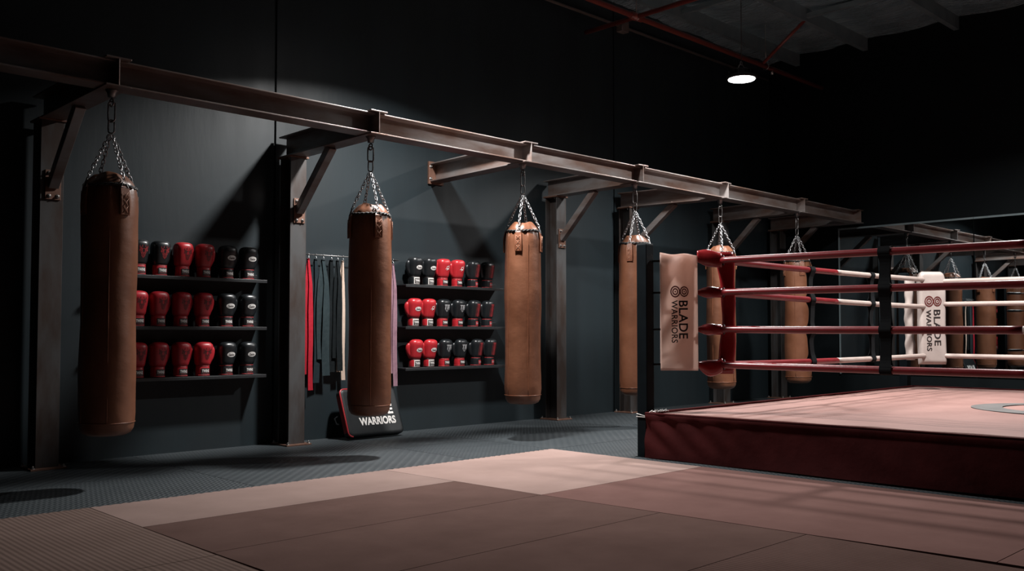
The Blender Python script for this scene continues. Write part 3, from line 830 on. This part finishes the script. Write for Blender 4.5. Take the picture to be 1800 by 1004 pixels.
for i, (x, mt, w, zb, lab) in enumerate(HX):
    t = thing('hand_wrap', lab, 'hand wrap', (x, YRD, ZR - 0.055), 'hand wraps hanging from the wall bar')
    zt = ZR - 0.047
    rd = random.Random(20 + i)
    for sgn, dz, nme in ((-1, rd.uniform(0.03, 0.16), 'front_tail'), (1, 0.0, 'back_tail')):
        path = []; ws = []; sides = []
        ph = rd.uniform(0, 6); off = sgn * w * (0.30 if mt != 'w_black' else 0.24)
        for j in range(26):
            f = j / 25
            z = zt - (zt - zb - dz) * f
            xx = x + off * min(1, f * 5) + 0.006 * math.sin(f * 7 + ph) * f + (sgn * 0.012 * max(0, f - 0.75) * 4 if mt in ('w_red', 'w_beige') else 0)
            yy = YRD + 0.004 + (0.015 if i % 2 else -0.013) * min(1, f * 6) - sgn * 0.006 + 0.005 * math.sin(f * 9 + ph) * f
            path.append((xx, yy, z)); ws.append(w * 0.34 + (w * 0.55) * min(1, f * 2.5))
            aa = 0.16 * math.sin(f * 5 + ph) * f + 0.08
            sides.append((math.cos(aa), math.sin(aa) * sgn, 0))
        MB().ribbon(path, sides, ws, 0.005).build(nme, mt, t)
    MB().tube([(x, YRD + 0.004 + 0.013 * math.cos(a), zt + 0.006 * math.sin(a)) for a in [PI * k / 8 for k in range(9)]], [w * 0.16] * 9, 8, flat=0.35).build('loop', mt, t)

# ------------------------------------------------------------------ kick shield leaning on the wall
t = thing('kick_shield', 'black kick shield with red piping and white lettering leaning against the wall', 'kick shield', (5.19, 7.25, 0.0))
fx, fz = 0.645, 0.47
lean = math.radians(22)
o0 = V((4.875, 7.19, 0.036)); ex = V((1, 0, 0)); ez = V((0, math.sin(lean), math.cos(lean))); ey = ez.cross(ex) * -1
ey = V((0, math.cos(lean), -math.sin(lean)))      # into the pad (towards the wall)
def P(u, w, d): return o0 + ex * u + ez * w + ey * d
T = 0.088
def rr(u0, u1, w0, w1, r, n=6):
    pts = []
    for cxx, cww, a0 in ((u1 - r, w1 - r, 0), (u0 + r, w1 - r, PI / 2), (u0 + r, w0 + r, PI), (u1 - r, w0 + r, 1.5 * PI)):
        for k in range(n + 1):
            a = a0 + PI / 2 * k / n; pts.append((cxx + r * math.cos(a), cww + r * math.sin(a)))
    return pts
rings = []
for d, ins in ((0.0, 0.035), (0.0, 0.02), (0.006, 0.006), (0.016, 0.0), (T - 0.016, 0.0), (T - 0.004, 0.006), (T, 0.02)):
    rings.append([P(u, w, d) for u, w in rr(ins, fx - ins, ins, fz - ins, 0.045 - ins * 0.5)])
pad = MB().loft(rings).build('pad', 'shield', t)
MB().tube([P(0.20, fz - 0.002, 0.010)] + [P(u, w, 0.010) for u, w in rr(0.002, fx - 0.002, 0.002, fz - 0.002, 0.045)[7:21]], 0.009, 8).build('piping', 'shield_red', t)
MB().ribbon([P(-0.002, 0.05, T / 2), P(-0.002, 0.25, T / 2), P(-0.002, fz - 0.05, T / 2)], ey, 0.05, 0.004).build('edge_band', 'shield_red', t)
MB().tube([P(0.16, 0.12, T), P(0.14, 0.14, T + 0.05), P(0.14, 0.26, T + 0.055), P(0.16, 0.30, T)], 0.014, 8, flat=0.4).build('handle_strap', 'webbing', t)
MB().tube([P(0.03, 0.14, T), P(-0.035, 0.16, T + 0.03), P(-0.04, 0.22, T + 0.03), P(0.03, 0.26, T)], 0.012, 8, flat=0.4).build('handle_strap', 'webbing', t)
fnp = lambda u, w: P(u, w, -0.0025)
decal(text_fit('WARRIORS', 0.355, 0.138, 0.42, 0.078, bold=0.035), fnp, 'lettering', 'print_white', pad, 0.5, world=True)
decal(text_fit('BLADE', 0.355, 0.246, 0.40, 0.098, bold=0.035), fnp, 'lettering', 'print_white', pad, 0.5, world=True)

# ------------------------------------------------------------------ gym mats
def slab(name, corners, z0, z1, mt, label, grp, teeth=None, cat='floor mat'):
    """corners counter-clockwise; teeth = index of the edge that is zigzag cut"""
    pts = []
    n = len(corners)
    for i in range(n):
        a, c = V((*corners[i], 0)), V((*corners[(i + 1) % n], 0))
        pts.append(a)
        if teeth is not None and i == teeth:
            L = (c - a).length; k = int(L / 0.055) * 2; nn = V((c.y - a.y, a.x - c.x, 0)).normalized()
            for j in range(1, k):
                pts.append(a + (c - a) * j / k + nn * (0.010 if j % 2 else -0.004))
    c0 = sum((p for p in pts), V()) / len(pts)
    q = MB().prism([(p.x, p.y) for p in pts], (0, 0, z0), (1, 0, 0), (0, 1, 0), (0, 0, z1 - z0))
    o = q.build(name, mt)
    return tag(o, label, cat, grp)
G = 0.0025
def quad(x0, x1, y0, y1, xs0=0.0, xs1=0.0):
    """left / right edges slide by xs0 / xs1 from top to bottom"""
    return [(x0 + xs0 + G, y0 + G), (x1 + xs1 - G, y0 + G), (x1 - G, y1 - G), (x0 + G, y1 - G)]
gp = 'pink gym mats on the open floor'
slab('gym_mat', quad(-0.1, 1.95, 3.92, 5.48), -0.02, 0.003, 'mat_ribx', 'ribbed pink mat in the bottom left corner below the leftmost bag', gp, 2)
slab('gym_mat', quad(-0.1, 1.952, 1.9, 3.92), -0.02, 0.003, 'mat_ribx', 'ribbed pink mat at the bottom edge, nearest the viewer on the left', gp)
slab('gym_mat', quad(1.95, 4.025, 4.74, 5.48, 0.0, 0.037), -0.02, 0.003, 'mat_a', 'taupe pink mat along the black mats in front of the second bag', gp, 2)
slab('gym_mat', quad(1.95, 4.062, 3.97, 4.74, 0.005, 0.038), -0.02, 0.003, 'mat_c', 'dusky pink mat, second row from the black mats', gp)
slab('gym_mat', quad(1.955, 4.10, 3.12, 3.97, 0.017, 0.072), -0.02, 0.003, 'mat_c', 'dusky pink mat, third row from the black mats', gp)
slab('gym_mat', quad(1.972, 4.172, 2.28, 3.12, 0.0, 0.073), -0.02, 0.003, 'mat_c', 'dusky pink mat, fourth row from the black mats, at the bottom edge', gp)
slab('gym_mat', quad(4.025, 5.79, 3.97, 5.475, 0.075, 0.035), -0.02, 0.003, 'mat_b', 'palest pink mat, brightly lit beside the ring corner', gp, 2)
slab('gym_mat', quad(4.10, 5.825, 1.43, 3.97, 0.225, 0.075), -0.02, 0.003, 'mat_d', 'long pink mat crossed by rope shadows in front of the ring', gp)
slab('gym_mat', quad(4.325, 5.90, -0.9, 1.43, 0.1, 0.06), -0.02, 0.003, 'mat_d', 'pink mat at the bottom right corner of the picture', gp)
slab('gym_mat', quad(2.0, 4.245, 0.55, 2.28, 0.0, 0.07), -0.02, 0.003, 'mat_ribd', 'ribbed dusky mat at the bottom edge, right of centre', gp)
gk = 'black textured mats along the wall'
bx = [-0.8, 1.12, 3.0, 4.87, 5.80, 7.7, 9.55, 11.4, 12.99]
bl = [['black mat in the darkest left corner, wall side', 'black mat under the leftmost bag, wall side', 'black mat below the left glove rack', 'black mat under the kick shield', 'black mat below the right glove rack', 'black mat at the foot of the third post', 'black mat behind the ring post, wall side', 'black mat near the back wall, wall side'],
      ['black mat at the left edge, beside the ribbed pink mat', 'black mat holding the leftmost bag shadow, pink mat side', 'black mat with the second bag shadow, pink mat side', 'small black mat at the far corner of the taupe mat', 'black mat with the third bag shadow, next to the ring', 'black mat left of the ring platform under the fourth bag', 'black mat beside the ring platform under the fifth bag', 'black mat beside the far ring corner under the last bag']]
for i in range(8):
    for j, (y0, y1) in enumerate(((6.46, 7.529), (5.48, 6.46))):
        xx0, xx1 = bx[i], bx[i + 1]
        slab('rubber_mat', quad(xx0, xx1, y0 if j == 0 else 5.492, y1), -0.02, 0.0, ('blk_dia', 'blk_dia2')[(i + j) % 2], bl[1 - j] [i] if j == 1 - 0 and False else bl[j][i], gk)
slab('rubber_mat', [(5.796, 5.487), (5.813, 4.69), (8.6, 4.73), (8.6, 5.487)], -0.02, 0.0, 'blk_dia', 'black mat tucked against the left side of the ring, near corner', gk)
slab('rubber_mat', [(8.605, 5.483), (8.605, 4.73), (11.4, 4.78), (11.4, 5.483)], -0.02, 0.0, 'blk_dia2', 'black mat tucked against the left side of the ring, far half', gk)
slab('rubber_mat', [(11.405, 5.483), (11.405, 3.0), (12.99, 3.0), (12.99, 5.483)], -0.02, 0.0, 'blk_dia', 'black mat between the ring and the back wall mirror', gk)
slab('rubber_mat', [(5.812, 4.685), (5.828, 3.97), (5.903, 1.43), (5.965, -0.9), (6.17, -0.9), (5.99, 1.7), (5.945, 4.1), (5.932, 4.685)], -0.02, 0.0, 'blk_dia', 'thin black mat strip along the foot of the ring', gk)

# ------------------------------------------------------------------ boxing ring
C0 = V((5.93, 4.57, 0)); E1 = V((1, 0.015, 0)); E2 = V((0.063, -1, 0))
SL, SF = 5.37, 5.30
def R(a, b2, z): return C0 + E1 * a + E2 * b2 + V((0, 0, z))
ring = thing('boxing_ring', 'raised boxing ring with pink canvas, maroon skirt and four ropes', 'boxing ring', tuple(R(SL / 2, SF / 2, 0)))
ZK = 0.355
# canvas deck with soft edges
q = MB()
n = 60
vs = []
for j in range(n + 1):
    for i in range(n + 1):
        a, b2 = SL * i / n, SF * j / n
        e = min(a, SL - a, b2, SF - b2)
        z = ZK + 0.004 * noise.noise(V((a * 1.3, b2 * 3.1, 0))) + 0.004 * noise.noise(V((a * 4, b2 * 0.8, 2)))
        if e < 0.02: z -= 0.018
        vs.append(R(a, b2, z))
q.add(vs, [(j * (n + 1) + i, (j + 1) * (n + 1) + i, (j + 1) * (n + 1) + i + 1, j * (n + 1) + i + 1) for j in range(n) for i in range(n)], True)
q.build('canvas', 'canvas', ring)
q = MB(); q.prism([(0.03, 0.03), (SL - 0.03, 0.03), (SL - 0.03, SF - 0.03), (0.03, SF - 0.03)], C0 + V((0, 0, -0.02)), E1, E2, (0, 0, ZK)); q.build('platform', 'black_metal', ring)
# canvas print: figure-eight emblem lying on the deck
cv = []
for dsx, Rr in ((0.0, 0.68), (1.25, 0.60)):
    cxx, cyy = 8.68 + 0.06 * dsx, 2.34 - dsx
    vs2, fs2 = [], []
    nn = 48
    for k in range(nn):
        a = 2 * PI * k / nn
        vs2 += [(cxx + Rr * math.cos(a), cyy + Rr * math.sin(a)), (cxx + 0.10 * Rr + (Rr * 0.76) * math.cos(a), cyy - 0.09 * Rr + (Rr * 0.76) * math.sin(a))]
    for k in range(nn): fs2.append((2 * k, 2 * k + 1, 2 * ((k + 1) % nn) + 1, 2 * ((k + 1) % nn)))
    cv.append((vs2, fs2))
flat = lambda u, w: V((u, w, ZK + 0.0075))
decal(merge2d(*cv), flat, 'canvas_print', 'canvas_mark', ring, 0.3, world=True)
decal(merge2d(ring2d(8.76, 2.27, 0.26, 0.33), ring2d(8.82, 1.03, 0.22, 0.29)), flat, 'canvas_print', 'canvas_mark_red', ring, 0.3, world=True)['label'] = 'maroon inner rings of the emblem'
# skirt: cloth with hanging folds, four sides
def skirt_side(a0, a1, out, seed):
    a0, a1 = V(a0), V(a1); L = (a1 - a0).length; d = (a1 - a0) / L; out = V(out)
    m = 150; rows = 16; vs = []
    for j in range(rows + 1):
        f = j / rows
        for i in range(m + 1):
            s2 = L * i / m
            pinch = math.exp(-((s2) / 0.30) ** 2) + math.exp(-((L - s2) / 0.30) ** 2)
            near = math.exp(-(s2 / 0.7) ** 2)
            w = 0.010 * f * math.sin(s2 * 3.0 + seed + f * 1.2) + 0.012 * f * noise.noise(V((s2 * 2.2 - f * 1.6, f * 1.2, seed)))
            w += 0.016 * near * math.sin((s2 - f * 0.35) * 26 + seed) * (0.25 + 0.75 * math.sin(PI * min(1, f + 0.1))) * 0.8
            top = 0.006 + 0.012 * math.exp(-((f - 0.04) / 0.05) ** 2)
            z = (ZK - 0.004) * (1 - f) + 0.004 * f
            z += 0.006 * f * noise.noise(V((s2 * 2, seed, 0)))
            if f == 1: z = max(z, -0.012)
            vs.append(a0 + d * s2 + out * (top + w + 0.012 * f - 0.006 * pinch) + V((0, 0, z)))
    q = MB().add(vs, [(j * (m + 1) + i, j * (m + 1) + i + 1, (j + 1) * (m + 1) + i + 1, (j + 1) * (m + 1) + i) for j in range(rows) for i in range(m)], True)
    return q.build('skirt', 'skirt', ring)
skirt_side(R(0, 0, 0), R(0, SF, 0), -E1, 1.0)
skirt_side(R(SL, 0, 0), R(0, 0, 0), -E2, 2.0)
skirt_side(R(0, SF, 0), R(SL, SF, 0), E2, 3.0)
skirt_side(R(SL, SF, 0), R(SL, 0, 0), E1, 4.0)
# hem roll along the canvas edge and lacing at the near corner
MB().tube([R(0, 0, ZK), R(0, SF, ZK), R(SL, SF, ZK), R(SL, 0, ZK)], 0.011, 8, True).build('edge_roll', 'skirt', ring)
q = MB()
for j in range(6):
    a = 0.03 + 0.035 * j
    q.tube([R(a, 0.01, ZK + 0.006), R(a + 0.015, 0.03 + 0.01 * (j % 2), ZK + 0.022), R(a + 0.035, 0.015, ZK + 0.012), R(a + 0.03, 0.05, ZK + 0.010)], 0.0045, 6)
q.build('lacing', 'print_white', ring)
POSTS = [(6.02, 4.64), (11.25, 4.72)]
POSTS += [tuple((R(-0.04 + 0.1, SF + 0.06, 0)).xy), tuple((R(SL, SF + 0.06, 0)).xy)]
for i, (x, y) in enumerate(POSTS):
    q = MB(); z1 = 1.735
    q.loft([[V((x + sx * h, y + sy * h, z)) for sx, sy in ((-1, -1), (1, -1), (1, 1), (-1, 1))] for h, z in ((0.05, -0.015), (0.05, 1.72), (0.045, z1))], smooth=False)
    ps = q.build('corner_post', 'black_post', ring, bevel=0.006)
    if i == 0:
        MB().tube([(x - 0.051, y - 0.051 + 0.102 * 0, 0.325), (x - 0.053, y + 0.053, 0.345)], 0.003, 6).build('cable_tie', 'print_white', ps)
        MB().box(x - 0.056, x + 0.056, y - 0.056, y + 0.056, 0.318, 0.324).build('cable_tie', 'print_white', ps)
# ropes
RC = [V((6.375, 4.176, 0)), V((10.75, 4.23, 0)), R(SL - 0.45, SF - 0.4, 0), R(0.45, SF - 0.4, 0)]
ZRP = (1.59, 1.33, 1.03, 0.745); RR = 0.027
def rope(p, q2, z, c_from, c_to, split, zsag=0.01):
    """one taut rope with a coloured sleeve on each half"""
    p, q2 = p + V((0, 0, z)), q2 + V((0, 0, z))
    f = lambda t2: p + (q2 - p) * t2 - V((0, 0, zsag * 4 * t2 * (1 - t2)))
    n1 = 24
    r0 = MB().tube([f(split * k / n1) for k in range(n1 + 1)], RR, 14).build('rope', c_from, ring)
    r0['label'] = 'red sleeved half of a rope' if c_from == 'rope_red' else 'white sleeved half of a rope'
    r1 = MB().tube([f(split + (1 - split) * k / n1) for k in range(n1 + 1)], RR * 0.985, 14).build('rope', c_to, ring)
    r1['label'] = 'white sleeved half of a rope' if c_to == 'rope_white' else 'red sleeved half of a rope'
spl = (0.505, 0.53, 0.49, 0.505)
for i, z in enumerate(ZRP):
    rope(RC[0], RC[3], z, 'rope_red', 'rope_white', spl[i])
    rope(RC[0], RC[1] + V((0, 0, (0.02, -0.03, 0, 0.0)[i])), z, 'rope_red', 'rope_white', 0.475)
    rope(RC[1], RC[2], z, 'rope_white', 'rope_white', 0.5)
    rope(RC[3], RC[2], z, 'rope_white', 'rope_red', 0.5)
# turnbuckles from posts to the rope corners
for k, (px_, c) in enumerate(zip(POSTS, [RC[0], RC[1], RC[3], RC[2]])):
    for z in ZRP:
        a = V((px_[0], px_[1], z)); e = c + V((0, 0, z)); d = (e - a)
        if k == 0:
            a = a + d.normalized() * 0.06
        MB().tube([a, a + d * 0.12, a + d * 0.13, a + d * 0.4, a + d * 0.41, e], [0.009, 0.009, 0.018, 0.018, 0.009, 0.009], 8).build('turnbuckle', 'black_metal', ring)

# rope spacer straps
def spacer(p, along, w, label, amp, seed, zt, zb, zr):
    p = V(p); t = thing('rope_spacer', label, 'strap', (p.x, p.y, zb), 'black straps tying the ropes together')
    al = V(along).normalized(); nrm = V((al.y, -al.x, 0))
    rd = random.Random(seed)
    for sgn in (-1, 1):
        pts, ws = [], []
        for k in range(41):
            f = k / 40; z = zt - (zt - zb) * f
            dn = min(abs(z - r) for r in zr)
            near = math.exp(-(dn / 0.05) ** 2)
            o = al * (amp * math.sin(f * 11 + seed) * (1 - near)) + nrm * sgn * (0.008 + (RR + 0.004 - 0.008) * near)
            pts.append(p + o + V((0, 0, z - p.z))); ws.append(w * (1 + 0.12 * near))
        MB().ribbon(pts, al, ws, 0.005).build('webbing_strap', 'webbing', t)
    for z in zr:
        q = MB().tube([p + nrm * ((RR + 0.006) * math.cos(a)) + V((0, 0, z + (RR + 0.006) * math.sin(a))) for a in [2 * PI * k / 20 for k in range(20)]], [w * 0.5] * 20, 8, True, flat=1.0) if False else MB()
        for sgn2 in (-1, 1):
            q.tube([p + al * (sgn2 * w * 0.28) + nrm * ((RR + 0.005) * math.cos(a)) + V((0, 0, z + (RR + 0.005) * math.sin(a))) for a in [2 * PI * k / 20 for k in range(20)]], w * 0.26, 6, True, flat=0.0001) if False else None
        rg2 = []
        for k in range(21):
            a = 2 * PI * k / 20
            cdir = nrm * math.cos(a) + V((0, 0, math.sin(a)))
            cpt = p + V((0, 0, z - p.z)) + cdir * (RR + 0.005)
            rg2.append([cpt - al * w * 0.56 - cdir * 0.003, cpt + al * w * 0.56 - cdir * 0.003, cpt + al * w * 0.56 + cdir * 0.003, cpt - al * w * 0.56 + cdir * 0.003])
        q.loft(rg2, True, False, False, False)
        q.build('rope_loop', 'webbing', t)
    return t
fa = (RC[3] - RC[0]).normalized(); pf = RC[0] + fa * ((4.176 - 2.845) / abs(fa.y))
spacer((pf.x, pf.y, 0), fa, 0.075, 'wide black strap tying the four front ropes together', 0.004, 1, 1.62, 0.715, [z - 0.009 for z in ZRP])
for xx, lab, sd in ((7.94, 'narrow black strap on the side ropes, nearer the red corner', 3), (9.23, 'narrow black strap on the side ropes, nearer the white corner', 5)):
    f = (xx - RC[0].x) / (RC[1].x - RC[0].x)
    p = RC[0] + (RC[1] - RC[0]) * f
    zr = [z - 0.009 + dz * f for z, dz in zip(ZRP, (0.02, -0.03, 0, 0))]
    spacer((p.x, p.y, 0), (1, 0.01, 0), 0.075, lab, 0.016, sd, zr[0] + 0.03, zr[3] - 0.03, zr)

# printed covers and corner pads
def draped_cover(name, c, al, width, ztop, zbot, thick, mt, label, cat, wave=0.0, round_=0.02):
    """cloth folded over the top turnbuckle: front sheet + back sheet; returns the front surface function"""
    c = V(c); al = V(al).normalized(); nrm = V((al.y, -al.x, 0))
    if nrm.dot(CAMP - c) < 0: nrm = -nrm
    t = thing(name, label, cat, (c.x, c.y, zbot))
    H = ztop - zbot
    def front(u, z):
        f = (ztop - z) / H
        w = wave * (0.010 * math.sin(u * 22 + f * 5) * (1 - f) + 0.012 * math.sin(f * 4.2 + u * 9) * f + 0.006 * math.sin(u * 40 + f * 14) * math.exp(-(f / 0.15) ** 2))
        bulge = thick / 2 * (1 - math.exp(-f / 0.035)) + 0.05 * f
        return c + al * u + nrm * (bulge + w) + V((0, 0, z - c.z))
    m, n2 = 22, 46
    q = MB(); rings = []
    for i in range(m + 1):
        u = -width / 2 + width * i / m
        tz = ztop + wave * (0.006 * math.sin(u * 30) - 0.02 * (u / width + 0.5))
        row = [front(u, tz - (tz - zbot) * k / n2) for k in range(n2, -1, -1)]
        back = []
        for k in range(1, n2 + 1):
            z = tz - (H * 0.97) * k / n2
            p = front(u, z); dn = (p - c).dot(nrm)
            back.append(p - nrm * (2 * dn))
        rings.append(row + back)
    nn = len(rings[0])
    fs = [(i * nn + k, (i + 1) * nn + k, (i + 1) * nn + k + 1, i * nn + k + 1) for i in range(m) for k in range(nn - 1)]
    q.add([p for r in rings for p in r], fs, True)
    o = q.build('cover_cloth', mt, t)
    so = o.modifiers.new('thickness', 'SOLIDIFY'); so.thickness = 0.003; so.offset = -1
    return t, o, front, nrm
def vertical_print(front, nrm, zc_emb, R_emb, z0b, z1b, ub, hb, z0w, z1w, uw, hw, parent, eps=0.003, ue=0.0, wf=1.0):
    """emblem, then BLADE and WARRIORS reading downwards"""
    fn = lambda u, z: front(u, z) + nrm * eps
    e = emblem(0, 0, R_emb)
    ev = [(ue + (y - R_emb * 0.85) * 0.82, zc_emb - x) for x, y in e[0]]
    decal((ev, e[1]), fn, 'emblem', 'print_maroon', parent, 0.02, world=True)
    for s2, za, zb2, uc, hh in (('BLADE', z0b, z1b, ub, hb), ('WARRIORS', z0w, z1w, uw, hw)):
        tv, tf_ = text_fit(s2, 0, 0, za - zb2, hh, bold=0.018, spacing=1.06)
        decal(([(uc + y, (za + zb2) / 2 - x) for x, y in tv], tf_), fn, 'lettering', 'print_dark', parent, 0.02, world=True)

dirp = (RC[0] - V((POSTS[0][0], POSTS[0][1], 0)))
bc = V((POSTS[0][0], POSTS[0][1], 0)) + dirp * 0.462
t, o, fr, nr = draped_cover('ring_banner', (bc.x, bc.y, 0), dirp, 0.298, 1.655, 0.70, 0.10, 'banner', 'beige cloth banner with dark print hanging beside the black ring post', 'banner', wave=1.0)
vertical_print(fr, nr, 1.335, 0.048, 1.262, 0.955, 0.034, 0.072, 1.266, 0.922, -0.036, 0.050, o, ue=0.004)
# red corner pad at the near rope corner
t = thing('corner_pad', 'glossy red corner pad with wrapped turnbuckles at the near ring corner', 'corner pad', (6.42, 4.12, 0.7))
pc = RC[0] + V((0.02, -0.02, 0)); al = V((0.718, -0.696, 0)); nrm = V((-0.696, -0.718, 0))
rings = []
for k in range(34):
    f = k / 33; z = 1.66 - (1.66 - 0.67) * f
    bow = 0.030 * math.sin(f * PI)
    w = 0.062 + 0.018 * math.cos(f * 2 * PI) * 0.5 + 0.004 * math.sin(f * 19)
    th = 0.035 + 0.004 * math.sin(f * 23)
    cpt = pc + al * (bow + 0.038) + V((0, 0, z)) - nrm * 0.055
    rings.append([cpt + al * (w * math.copysign(abs(math.cos(a)) ** 0.7, math.cos(a))) + nrm * (th * math.copysign(abs(math.sin(a)) ** 0.7, math.sin(a))) for a in [2 * PI * i / 20 for i in range(20)]])
MB().loft(rings).build('pad_strip', 'red_vinyl', t)
for i, z in enumerate(ZRP):
    a = RC[0] - dirp.normalized() * 0.165 + V((0, 0, z)); e = RC[0] + dirp.normalized() * 0.03 + V((0, 0, z))
    d = e - a; dn = d.normalized(); up = V((0, 0, 1)); sdv = dn.cross(up)
    big = (1.45, 0.95, 0.95, 1.35)[i]
    rings = []
    for k in range(18):
        f = k / 17
        h = big * ((0.034 if i == 0 else 0.020) + (0.014 if i == 0 else 0.030) * math.sin(min(1, f * 1.25) * PI * 0.62) - 0.012 * max(0, f - 0.75) * 4 * 0.6)
        w = 0.026 + 0.016 * math.sin(f * PI * 0.7)
        tilt = (0.035 * (1 - f) if i == 0 else (-0.03 * math.sin(f * PI) if i == 3 else 0.0))
        cpt = a + d * f + V((0, 0, tilt))
        rings.append([cpt + up * (h * math.copysign(abs(math.sin(b3)) ** 0.75, math.sin(b3))) + sdv * (w * math.copysign(abs(math.cos(b3)) ** 0.9, math.cos(b3))) + up * (0.004 * math.sin(3 * b3 + 9 * f)) for b3 in [2 * PI * j / 18 for j in range(18)]])
    cov = MB().loft(rings).build('turnbuckle_cover', 'red_vinyl', t)
    kn = e + dn * 0.015
    MB().tube([kn + sdv * (0.034 * math.cos(b3)) + up * (0.034 * math.sin(b3)) for b3 in [2 * PI * j / 16 for j in range(16)]], 0.008, 6, True).build('lace', 'cord_black', cov)
# white padded cover at the far corner
wc = RC[1] + V((-0.05, -0.05, 0)); alw = V((0.718, -0.696, 0)); nw = V((-0.696, -0.718, 0))
t = thing('corner_pad', 'white padded corner cover with dark print at the far ring corner', 'corner pad', (wc.x, wc.y, 0.64))
W2, zt2, zb2_, th2 = 0.155, 1.70, 0.645, 0.055
def wfront(u, z):
    f = (z - zb2_) / (zt2 - zb2_)
    e = max(0.0, (abs(u) - (W2 - 0.035)) / 0.035)
    ez2 = max(0.0, (abs(f - 0.5) - 0.455) / 0.045)
    zr_ = max(0.0, (z - (zt2 - 0.13)) / 0.13); wsc = 1 - 0.34 * (1 - math.sqrt(max(0.0, 1 - min(1, zr_) ** 2)))
    return wc + alw * (u * wsc) + nw * (th2 * math.sqrt(max(0.0, 1 - min(1, e) ** 2)) * math.sqrt(max(0.0, 1 - min(1, ez2) ** 2)) + 0.006 * math.sin(f * 9 + u * 7)) + V((0, 0, z))
q = MB()
NU, NZ = 26, 50
us = [W2 * math.sin(PI / 2 * (-1 + 2 * i / NU)) for i in range(NU + 1)]
zs2 = [zb2_ + (zt2 - zb2_) * (0.5 + 0.5 * math.sin(PI / 2 * (-1 + 2 * j / NZ))) for j in range(NZ + 1)]
frontv = [wfront(u, z) for z in zs2 for u in us]
q.add(frontv, [(j * (NU + 1) + i, j * (NU + 1) + i + 1, (j + 1) * (NU + 1) + i + 1, (j + 1) * (NU + 1) + i) for j in range(NZ) for i in range(NU)], True)
backv = [p - nw * (2 * (p - wc).dot(nw)) for p in frontv]
q.add(backv, [(j * (NU + 1) + i, (j + 1) * (NU + 1) + i, (j + 1) * (NU + 1) + i + 1, j * (NU + 1) + i + 1) for j in range(NZ) for i in range(NU)], True)
wp = q.build('padded_cover', 'white_vinyl', t, fixn=False)
vertical_print(wfront, nw, 1.36, 0.062, 1.265, 0.86, 0.040, 0.075, 1.265, 0.80, -0.055, 0.058, wp, ue=-0.005)
rings = []
for k in range(36):
    f = k / 35; z = 1.62 - (1.62 - 0.69) * f
    cpt = RC[1] - alw * 0.17 - nw * 0.10 + V((0, 0, z)) + alw * (0.012 * math.sin(f * PI) * -1)
    w = 0.052 + 0.004 * math.sin(f * 17) + 0.004 * math.sin(f * 41)
    rings.append([cpt + alw * (w * math.cos(a)) + nw * ((0.04 + 0.006 * math.sin(f * 31 + a * 2)) * math.sin(a)) for a in [2 * PI * i / 16 for i in range(16)]])
MB().loft(rings).build('side_wrap', 'white_vinyl', t)

# ------------------------------------------------------------------ wall mirrors on the back wall
def mirror(y0, y1, label):
    t = thing('wall_mirror', label, 'mirror', (XB, (y0 + y1) / 2, 0.42), 'tall mirrors on the back wall')
    MB().box(XB - 0.024, XB - 0.002, y0 + 0.004, y1 - 0.004, 0.42, 2.535).build('glass', 'mirror', t)
    q = MB()
    q.box(XB - 0.030, XB - 0.001, y0, y1, 2.530, 2.555)
    return t, q
t, q = mirror(4.50, 6.40, 'wall mirror nearest the corner, reflecting the steel frame')
q.box(XB - 0.030, XB - 0.001, 6.385, 6.405, 0.40, 2.555); q.build('frame', 'purlin', t)
t, q = mirror(2.55, 4.495, 'wall mirror at the right edge, behind the white ropes')
q.build('frame', 'purlin', t)

# ------------------------------------------------------------------ faint ambient
w = bpy.data.worlds.new('world'); S.world = w; w.use_nodes = True
bg = w.node_tree.nodes['Background']
bg.inputs['Color'].default_value = (0.5, 0.75, 0.9, 1); bg.inputs['Strength'].default_value = 0.0
